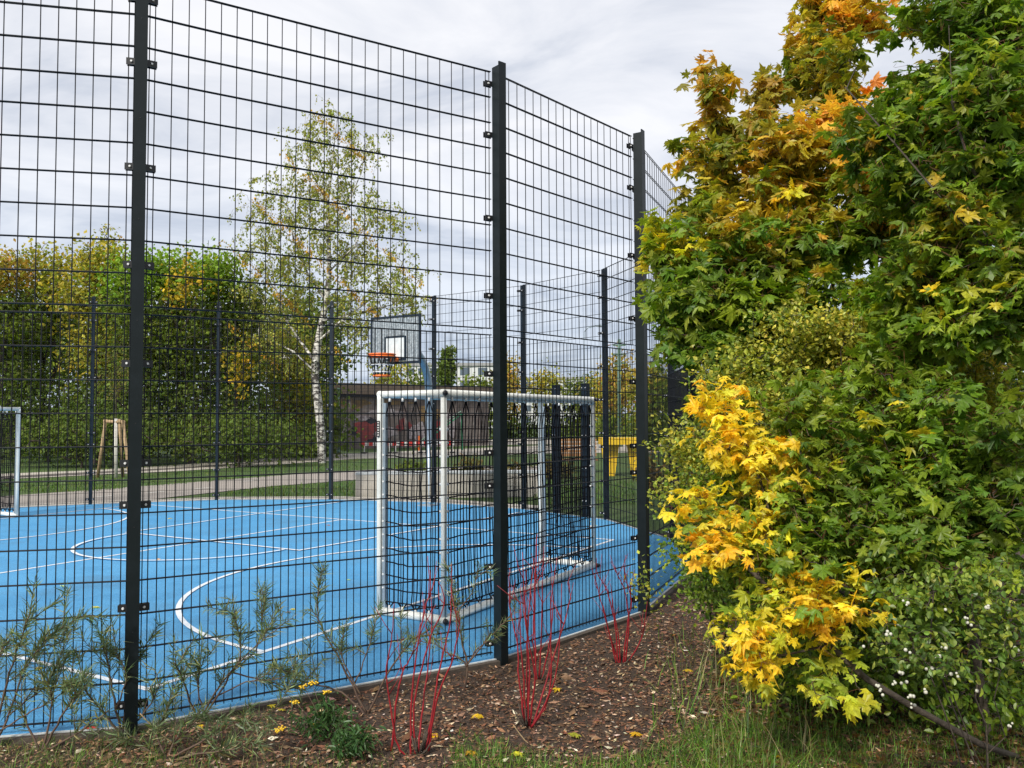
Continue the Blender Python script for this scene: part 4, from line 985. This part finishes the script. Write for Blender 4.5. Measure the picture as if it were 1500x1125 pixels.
maple('maple_sapling', b0, [[b0] + L3((1420, 900, 4.7), (1380, 800, 4.6), (1335, 700, 4.6), (1320, 600, 4.6), (1300, 520, 4.7)), L3((1390, 820, 4.6), (1280, 760, 4.5), (1190, 700, 4.5), (1150, 620, 4.6)), L3((1400, 850, 4.6), (1450, 740, 4.4), (1440, 640, 4.3)), L3((1400, 860, 4.6), (1300, 840, 4.4), (1200, 800, 4.4))],
    [(1170, 600, 4.7, 70, 45, .25, 21, GR), (1290, 560, 4.8, 80, 45, .3, 26, GR), (1240, 720, 4.5, 110, 55, .35, 50, GR), (1400, 640, 4.4, 100, 80, .4, 56, GR), (1180, 790, 4.4, 90, 45, .35, 43, GR), (1360, 790, 4.3, 120, 60, .4, 56, GR), (1470, 730, 4.2, 50, 110, .3, 43, GRD), (1330, 870, 4.3, 60, 35, .3, 19, GRD), (1375, 665, 4.2, 12, 8, .1, 1, YEL), (1460, 748, 4.0, 10, 8, .1, 1, YEL), (1330, 650, 4.6, 60, 50, .3, 27, GRD), (1240, 640, 4.6, 50, 30, .3, 12, YGR)],
    'low green maple in front of the small leaved bush at right', g, (.042, .076), 12, .04)
b0 = G(1500, 1112, -.05)
maple('maple_sapling', b0, [[b0] + L3((1440, 1092, 4.3), (1345, 1040, 4.3), (1270, 995, 4.25), (1215, 945, 4.25), (1150, 890, 4.3), (1100, 835, 4.4), (1060, 780, 4.5)), L3((1110, 845, 4.4), (1130, 760, 4.5), (1110, 690, 4.6), (1070, 610, 4.7)), L3((1215, 945, 4.25), (1150, 960, 4.15), (1100, 960, 4.1)), L3((1230, 955, 4.25), (1250, 900, 4.2))],
    [(1060, 600, 4.7, 32, 34, .2, 11, YEL), (1085, 650, 4.6, 52, 26, .2, 14, YEL), (1140, 668, 4.6, 26, 16, .15, 5, YEL), (1012, 735, 4.6, 20, 28, .2, 7, YEL), (1035, 785, 4.5, 42, 36, .25, 20, YEL), (1090, 800, 4.4, 50, 34, .25, 17, YGR), (1120, 700, 4.6, 50, 34, .25, 14, YGR), (1130, 750, 4.5, 24, 20, .15, 6, YEL),
     (1195, 868, 4.2, 60, 20, .2, 14, YEL), (1150, 885, 4.2, 50, 26, .2, 14, YGR), (1090, 935, 4.1, 34, 32, .2, 15, YEL), (1105, 985, 4.1, 22, 20, .15, 7, YEL), (1190, 910, 4.2, 40, 20, .2, 9, YGR), (1215, 1010, 4.1, 50, 20, .2, 7, YGR), (1260, 890, 4.2, 24, 14, .15, 3, YEL)],
    'bright yellow leaning maple sapling reaching over the bark mulch', g, (.040, .074), 9, .028)

# ------------------------------------------------------------------ bushes at the right
def B3(px, py, Y, rx, ry, rY, n, pal): return (at(px, py, Y), (rx * Y / F, rY, ry * Y / F), n, pal)
bush('small_leaved_bush', gb(1240, 6.0), [B3(1110, 560, 5.4, 90, 60, .4, 110, SML), (B3(1240, 510, 5.5, 100, 40, .4, 110, SML)), B3(1370, 510, 5.5, 110, 45, .4, 120, [(.62, .42, .05, 2)] + SML), B3(1090, 660, 5.3, 80, 60, .4, 110, SML), B3(1210, 620, 5.4, 90, 60, .4, 110, SML), B3(1330, 610, 5.5, 90, 60, .4, 110, SML), B3(1180, 470, 5.3, 90, 24, .3, 40, SML), B3(1400, 450, 5.3, 80, 20, .3, 30, [(.6, .42, .05, 2)] + SML), B3(1450, 600, 5.4, 70, 70, .4, 80, SML), B3(1070, 750, 5.2, 60, 60, .3, 80, GR), B3(1280, 740, 5.4, 140, 70, .4, 160, SML)],
     'tall bush of tiny yellow green leaves behind the maple branches', g, DIA, (.026, .042), M['small'], M['bark'], per=34, r_tip=.0022, spread=.045)
bush('small_leaved_bush', gb(1070, 6.2), [B3(1000, 650, 5.6, 30, 40, .25, 26, SML), B3(985, 700, 5.6, 22, 40, .25, 16, SML), B3(1010, 790, 5.6, 34, 60, .3, 44, GR), B3(1040, 700, 5.6, 36, 50, .3, 44, SML), B3(940, 860, 6.4, 16, 40, .15, 6, SML), B3(1030, 860, 5.4, 34, 40, .3, 36, GRD)],
     'airy small leaved bush with fine twigs touching the corner of the fence', g, DIA, (.026, .040), M['small'], M['bark'], per=20, r_tip=.0018, spread=.05)
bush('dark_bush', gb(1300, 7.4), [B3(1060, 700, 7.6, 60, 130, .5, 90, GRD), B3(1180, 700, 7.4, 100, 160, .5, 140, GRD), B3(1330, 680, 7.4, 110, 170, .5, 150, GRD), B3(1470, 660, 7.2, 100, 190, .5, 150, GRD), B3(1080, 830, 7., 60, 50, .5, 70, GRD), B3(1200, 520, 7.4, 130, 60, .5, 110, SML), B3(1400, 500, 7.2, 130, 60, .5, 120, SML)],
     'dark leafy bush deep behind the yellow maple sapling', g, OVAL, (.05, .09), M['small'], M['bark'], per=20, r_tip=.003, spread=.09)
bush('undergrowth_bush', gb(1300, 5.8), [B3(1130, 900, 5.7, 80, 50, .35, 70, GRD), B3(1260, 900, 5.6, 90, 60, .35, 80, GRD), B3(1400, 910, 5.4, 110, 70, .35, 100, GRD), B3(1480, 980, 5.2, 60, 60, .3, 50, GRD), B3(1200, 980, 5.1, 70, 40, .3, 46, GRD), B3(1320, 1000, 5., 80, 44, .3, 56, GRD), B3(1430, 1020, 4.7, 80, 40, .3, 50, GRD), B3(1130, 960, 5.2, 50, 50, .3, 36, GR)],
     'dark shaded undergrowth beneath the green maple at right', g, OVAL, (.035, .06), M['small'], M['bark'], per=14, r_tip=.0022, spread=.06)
SNL = [(.10, .18, .03, 4), (.19, .28, .04, 3), (.40, .44, .07, 1.3), (.06, .11, .02, 3)]
sn, A, par, ti = bush('snowberry_bush', gb(1440, 3.7), [B3(1330, 860, 3.55, 60, 34, .2, 34, SNL), B3(1420, 850, 3.5, 60, 34, .2, 34, SNL), B3(1310, 930, 3.4, 36, 40, .2, 26, SNL), B3(1370, 960, 3.4, 56, 40, .2, 44, SNL), B3(1460, 930, 3.4, 46, 55, .2, 48, [(.4, .42, .05, 2)] + SNL), B3(1490, 870, 3.4, 26, 60, .2, 24, SNL)],
     'bush with round leaves and white berries at the lower right', g, oval_t(.36), (.022, .038), M['small'], M['bark'], per=6, r_tip=.0011, r_max=.012, spread=.034)
bv = np.array([[math.cos(t) * math.cos(p_), math.sin(t) * math.cos(p_), math.sin(p_)] for p_ in (-1.1, -.4, .4, 1.1) for t in np.linspace(0, 2 * math.pi, 8, endpoint=False)])
bf = np.array([[r_ * 8 + k, r_ * 8 + (k + 1) % 8, r_ * 8 + 8 + (k + 1) % 8, r_ * 8 + 8 + k] for r_ in range(3) for k in range(8)])
spots = [at(x_, y_, 3.3 + g.uniform(-.05, .05)) for x_, y_ in ((1323, 880), (1385, 893), (1414, 905), (1417, 912), (1265, 947), (1333, 956), (1318, 985), (1322, 986), (1284, 1004), (1290, 1010), (1293, 1018), (1310, 998), (1328, 999), (1356, 1014), (1335, 1031), (1340, 1033), (1403, 991), (1431, 1012), (1357, 980), (1363, 982), (1487, 949), (1450, 968), (1480, 1064), (1372, 964), (1300, 925), (1384, 950), (1445, 890), (1338, 1020), (1289, 1012))]
for s_ in spots:
    for q in range(int(g.integers(1, 4))):
        c = s_ + g.normal(0, .009, 3) * (q > 0); rr_ = g.uniform(.0045, .0085); o = MB().add(bv * rr_ + c, [bf, np.array([[0, 1, 2, 3, 4, 5, 6, 7][::-1]]), np.array([[24 + k for k in range(8)]])]).build('berry', M['berry'], sn, True)

# fallen leaf litter under the maples
x, y = scatter(9000, .8, 6.5, 3.3, 9); k = (750 + x / y * F > 1040); x, y = x[k], y[k]; n = len(x); mb = MB()
leaves(mb, MAPLE, np.stack([x, y, gz(x, y) + .012], 1), frames(np.stack([*g.normal(0, 1, (2, n)), np.zeros(n)], 1), g.normal(0, .25, (n, 3)) + [0, 0, 1]), g.uniform(.04, .08, n), pick([(.22, .11, .04, 3), (.12, .07, .04, 4), (.3, .17, .05, 1), (.06, .045, .03, 3)], n, g), g)
tag(mb.build('leaf_litter', M['leaf']), kind='stuff')
# single bright fallen leaves on mulch, court and lawn
k = 0
for (x_, y_) in [(1140, 1108), (1260, 1075), (930, 1072), (845, 1075), (412, 1042), (395, 1035), (297, 1062), (54, 1078), (150, 1072), (183, 1068), (870, 770), (742, 770), (866, 765), (60, 980), (424, 898), (430, 893), (230, 820), (640, 1075), (700, 1045), (760, 1100), (985, 930), (1010, 980), (560, 800), (480, 770), (510, 850), (330, 900), (90, 860), (140, 890), (250, 760), (690, 1098), (820, 1010), (460, 1060)]:
    p = G(x_, y_, .0); ins = inring(np.array([p[0]]), np.array([p[1]]), -.05)[0]; p[2] = .012 if ins else float(gz(p[0], p[1])) + .02
    mb = MB(); a_ = g.uniform(0, 6.28)
    leaves(mb, MAPLE, np.array([p]), frames(np.array([[math.cos(a_), math.sin(a_), .05]]), np.array([[0.1, 0, 1.]])), np.array([g.uniform(.03, .07)]), pick(YEL + [(.45, .16, .04, 3)], 1, g), g, .1)
    tag(mb.build('fallen_leaf', M['leaf']), 'small yellow or rust fallen leaf lying on court or bark mulch', 'leaf', 'scattered fallen leaves')

# ------------------------------------------------------------------ red stemmed dogwoods
def C8(x_, y_): return (400 + x_ / 3.464, 800 + y_ / 3.464)
def C9(x_, y_): return (800 + x_ / 3.464, 800 + y_ / 3.464)
def smooth(P_, n=5):
    P_ = np.asarray(P_); t = np.linspace(0, len(P_) - 1, (len(P_) - 1) * n + 1); i_ = np.clip(t.astype(int), 0, len(P_) - 2); f = (t - i_)[:, None]
    p0 = P_[np.maximum(i_ - 1, 0)]; p1 = P_[i_]; p2 = P_[i_ + 1]; p3 = P_[np.minimum(i_ + 2, len(P_) - 1)]
    return .5 * (2 * p1 + (p2 - p0) * f + (2 * p0 - 5 * p1 + 4 * p2 - p3) * f ** 2 + (3 * p1 - p0 - 3 * p2 + p3) * f ** 3)
def dogwood(bpx, conv, stems, label, extra=6):
    b_ = G(*conv(*bpx), -.035); Y = b_[1]; root = empty('dogwood_shrub', b_, label, 'shrub', 'red stemmed shrubs in the mulch by the fence')
    for st in stems:
        k_ = len(st); dy = g.uniform(-.16, .16)
        P_ = np.array([at(*conv(*q), Y + dy * (i_ / (k_ - 1))) for i_, q in enumerate(st)]); P_[0, 2] = max(-.05, min(P_[0, 2], .0)) if True else 0
        S_ = smooth(P_, 6) ; S_[1:-1] += g.normal(0, .0018, (len(S_) - 2, 3))
        mb = MB(); mb.path(S_, np.linspace(.0064, .0018, len(S_)), 7)
        for q in range(int(g.integers(1, 5))):    # side twig
            i_ = int(len(S_) * g.uniform(.4, .8)); sd = np.array([g.normal(0, .5), g.normal(0, .3), 1.]); sd /= np.linalg.norm(sd); l_ = g.uniform(.08, .2)
            mb.path([S_[i_], S_[i_] + sd * l_ * .4 + [0.01 * g.normal(), 0, 0], S_[i_] + sd * l_ + [0, 0, .02]], [.003, .0022, .0012], 5)
        mb.build('stem', M['redstem'], root, True)
    mb = MB()
    for q in range(extra):
        v = np.array([g.normal(0, .05), g.normal(0, .05), g.uniform(.05, .16)]); mb.path([b_, b_ + v * .6, b_ + v + [0, 0, .02]], [.008, .006, .003], 6)
    mb.build('stub', M['bark'], root, True); return root
dogwood((740, 1072), C8, [[(690, 1075), (625, 985), (575, 650), (600, 480), (615, 290)], [(700, 1065), (700, 860), (715, 640), (750, 420), (790, 230), (785, 50)], [(735, 1062), (755, 860), (785, 620), (805, 400), (795, 120)], [(775, 1045), (815, 800), (850, 600), (895, 400), (905, 230), (905, 90)],
    [(725, 1065), (715, 820), (780, 520), (865, 290), (840, 180)], [(790, 1030), (830, 780), (910, 570), (945, 400), (935, 330)], [(600, 900), (640, 700), (700, 560), (760, 470)]], 'tall red stemmed shrub nearest the camera in front of the goal corner', 8)
dogwood((1290, 940), C8, [[(1285, 935), (1250, 700), (1240, 500), (1200, 300), (1200, 110)], [(1290, 930), (1300, 640), (1280, 350), (1265, 30)], [(1300, 925), (1330, 640), (1325, 300), (1340, -60)], [(1310, 915), (1390, 800), (1410, 600), (1410, 300), (1440, 60)], [(1310, 920), (1400, 760), (1450, 560), (1465, 190)],
    [(1285, 930), (1270, 680), (1255, 440), (1260, 190)], [(1295, 930), (1290, 500), (1310, 200), (1325, 60)], [(1320, 900), (1400, 640), (1500, 300), (1500, 180)]], 'tall red stemmed shrub just right of the middle fence post', 8)
dogwood((1350, 700), C8, [[(1345, 700), (1320, 480), (1330, 200), (1335, -40)], [(1350, 700), (1360, 460), (1365, 250), (1375, 0)], [(1360, 700), (1400, 500), (1420, 300), (1410, 90)], [(1340, 690), (1300, 500), (1280, 300), (1285, 120)]], 'smaller red stemmed shrub behind the one beside the middle post', 5)
dogwood((378, 605), C9, [[(355, 600), (315, 420), (270, 250), (232, 110)], [(365, 600), (350, 400), (310, 230), (262, 140), (255, 60)], [(375, 602), (370, 480), (345, 330), (325, 190)], [(390, 600), (412, 400), (432, 280), (402, 150), (402, 45)], [(400, 595), (420, 400), (400, 230), (362, 150), (350, 100)], [(420, 580), (470, 500), (500, 400), (512, 280)], [(370, 600), (330, 480), (290, 300)]], 'red stemmed shrub in front of the third fence post', 5)

# ------------------------------------------------------------------ narrow leaved willows along the fence
WL = [(.13, .185, .09, 4), (.20, .26, .13, 3), (.08, .125, .06, 3), (.30, .30, .12, 1)]
def willow(base_px, branches, label, twigs=4, lmul=1., r0=.0075):
    b_ = G(*base_px, -.035); Y = b_[1]; root = empty('willow_shrub', b_, label, 'shrub', 'narrow leaved shrubs along the near fence')
    st = MB(); lf = MB(); C_, T_, N_, S_ = [], [], [], []
    def leafy(S_pts, f0, dn):
        Ls = np.linalg.norm(np.diff(S_pts, axis=0), axis=1).sum(); m_ = int(Ls * (1 - f0) * dn)
        for q in range(m_):
            t = (f0 + (1 - f0) * g.uniform(0, 1)) * (len(S_pts) - 1); i_ = min(int(t), len(S_pts) - 2); p = S_pts[i_] + (S_pts[i_ + 1] - S_pts[i_]) * (t - i_)
            d = S_pts[i_ + 1] - S_pts[i_]; d /= np.linalg.norm(d); o = g.normal(0, 1, 3); o -= d * (o @ d); o /= np.linalg.norm(o)
            C_.append(p); T_.append(d * g.uniform(.3, 1.) + o * g.uniform(.5, 1.)); N_.append(g.normal(0, 1, 3)); S_.append(g.uniform(.05, .10) * lmul)
    for br in branches:
        dy = g.uniform(-.22, .15); k_ = len(br); f00 = 0 if br[0] == base_px else .3
        P_ = np.array([at(*q, Y + dy * (f00 + (1 - f00) * i_ / (k_ - 1))) for i_, q in enumerate(br)]); Sx = smooth(P_, 5)
        Sx[1:-1] += g.normal(0, .003, (len(Sx) - 2, 3))
        st.path(Sx, np.linspace(r0 if br[0] == base_px else r0 * .7, .002, len(Sx)), 6); leafy(Sx, .35, 160)
        for q in range(max(2, int(twigs * .7))):
            i_ = int(len(Sx) * g.uniform(.35, .95)); i_ = min(i_, len(Sx) - 2); d = Sx[i_ + 1] - Sx[i_]; d /= np.linalg.norm(d)
            v = d * .7 + g.normal(0, .5, 3) * [1, .7, .6] + [0, 0, .3]; v /= np.linalg.norm(v); l_ = g.uniform(.10, .24)
            T2 = smooth(np.array([Sx[i_], Sx[i_] + v * l_ * .5 + [0, 0, .01], Sx[i_] + v * l_ + [0, 0, .05 * g.normal()]]), 4)
            st.path(T2, np.linspace(.0032, .0012, len(T2)), 5); leafy(T2, .05, 210)
    st.build('stems', M['willowstem'], root, True)
    n = len(C_); base_c = pick(WL, n, g, .2); leaves(lf, strap_t(.026), np.array(C_), frames(np.array(T_), np.array(N_)), np.array(S_), base_c, g, .5)
    lf.build('foliage', M['small'], root); return root
willow((538, 1047), [[(538, 1047), (500, 970), (469, 915), (466, 870), (474, 828)], [(538, 1047), (575, 975), (608, 935), (640, 915)], [(538, 1047), (500, 1015), (458, 1002), (420, 990)], [(530, 1020), (500, 960), (505, 920)], [(520, 1000), (540, 950), (545, 930)]], 'open narrow leaved shrub between the goal post and the red stemmed shrub', 5)
willow((679, 1015), [[(679, 1015), (683, 976), (655, 955), (631, 940)], [(679, 1015), (684, 976), (668, 900), (662, 858), (655, 830)], [(683, 976), (712, 940), (738, 912), (755, 890)], [(683, 976), (700, 950), (732, 930)], [(668, 900), (690, 870), (700, 840)]], 'narrow leaved shrub left of the middle fence post behind the red stems', 4, .9, .009)
willow((291, 1062), [[(291, 1062), (312, 1020), (335, 988), (384, 938), (430, 905)], [(291, 1062), (330, 1000), (352, 960), (345, 910), (330, 890)], [(335, 988), (375, 950), (383, 900), (381, 868)], [(291, 1062), (270, 1000), (255, 970)], [(310, 1025), (360, 1000), (420, 990), (450, 960)], [(340, 985), (400, 1000), (440, 1010)], [(300, 1050), (290, 1000), (300, 960)]], 'bushy narrow leaved shrub right of the nearest fence post', 8)
willow((178, 1078), [[(178, 1078), (165, 1010), (155, 960), (150, 925)], [(178, 1078), (190, 1010), (195, 975), (205, 960)], [(178, 1078), (140, 1030), (118, 1000)], [(170, 1040), (185, 990), (170, 960)], [(178, 1078), (215, 1040), (235, 1000)]], 'narrow leaved shrub at the foot of the nearest fence post', 7)
willow((-12, 1100), [[(-12, 1100), (15, 1040), (45, 960), (75, 930), (115, 905)], [(-12, 1100), (10, 1000), (25, 950), (45, 895)], [(0, 1070), (50, 1040), (100, 1010), (140, 985)], [(-12, 1100), (-10, 1000), (5, 940)], [(10, 1050), (60, 1010), (75, 990)], [(30, 990), (60, 950), (100, 940)]], 'narrow leaved shrub at the left edge of the view before the fence', 8)
willow((60, 1105), [[(60, 1105), (90, 1050), (110, 1020), (105, 1000)], [(60, 1105), (40, 1060), (30, 1030)], [(60, 1105), (75, 1040), (70, 1000)], [(60, 1105), (120, 1070), (160, 1040)]], 'low narrow leaved shrub between the left edge shrub and the nearest post', 7)
willow((245, 1112), [[(245, 1112), (260, 1080), (300, 1050)], [(245, 1112), (290, 1090), (350, 1060), (400, 1045)], [(245, 1112), (230, 1080), (240, 1050)], [(245, 1112), (200, 1090), (170, 1080)], [(245, 1112), (320, 1100), (380, 1090)]], 'sprawling low narrow leaved shrub at the bottom, right of the nearest post', 8)

# yellow flowered herb and leafy weeds
def herb(px, py, r_px, hpx, label, flowers=()):
    b_ = G(px, py, -.035); Y = b_[1]; s_ = Y / F
    rt, A_, p_, t_ = bush('yellow_flowered_herb' if flowers else 'leafy_weed', b_, [(b_ + [0, 0, hpx * .5 * s_], (r_px * s_, r_px * s_ * .7, hpx * .5 * s_), 34, [(.05, .12, .035, 3), (.08, .16, .05, 3), (.035, .08, .025, 2)])], label, g, oval_t(.14), (.03, .06), M['small'], M['willowstem'], 'plant', per=14, r_tip=.0012, r_max=.005, spread=.028, group='leafy plants in the mulch')
    for (fx, fy) in flowers:
        t = at(fx, fy, Y); MB().path([b_ + g.normal(0, .01, 3) * [1, 1, 0], (b_ + t) / 2 + [.015, 0, 0], t], [.0022, .0018, .0014], 5).build('flower_stem', M['willowstem'], rt, True)
        mb = MB(); c = t + g.normal(0, .012, (14, 3)) * [1, 1, .35]; r_ = .0065
        for q in c: mb.add(bv * [r_, r_, r_ * .7] + q, [bf])
        mb.build('flower_head', M['flower'], rt, True)
herb(478, 1085, 45, 55, 'feathery plant with small yellow flowers at the bottom left of the red stems', [(445, 1005), (457, 1001), (476, 1014), (415, 1067), (406, 1070), (432, 1028)])
herb(515, 1112, 38, 42, 'leafy weed at the bottom beside the tallest red stems')
herb(1165, 1035, 22, 90, 'tall leafy weed under the yellow maple branches')

# the orange blank strip lying on the kerb and a reed straw stalk
p = G(133, 1066, .012); MB().box(p + [0, 0, .004], (.035, .012, .004), np.array([[.98, .2, 0], [-.2, .98, 0], [0, 0, 1]])).build('plastic_strip', M['redp'])
tag(bpy.data.objects['plastic_strip'], 'small red plastic scrap lying on the kerb left of the nearest post', 'litter')
for (a_, b_, c_) in (((205, 1045), (232, 1072), (262, 1108)), ((752, 1062), (775, 1090), (800, 1122))):
    p = [at(*q, 4.7) for q in (a_, b_, c_)]; p[2][2] = -.02; mb = MB(); mb.path(smooth(np.array(p), 4), .0035, 5); o = mb.build('dry_stalk', M['stake'], None, True)
    tag(o, 'dry tan stalk leaning at the foot of the nearest fence post' if a_[0] < 300 else 'dry tan stalk among the nearest red stems', 'stalk')
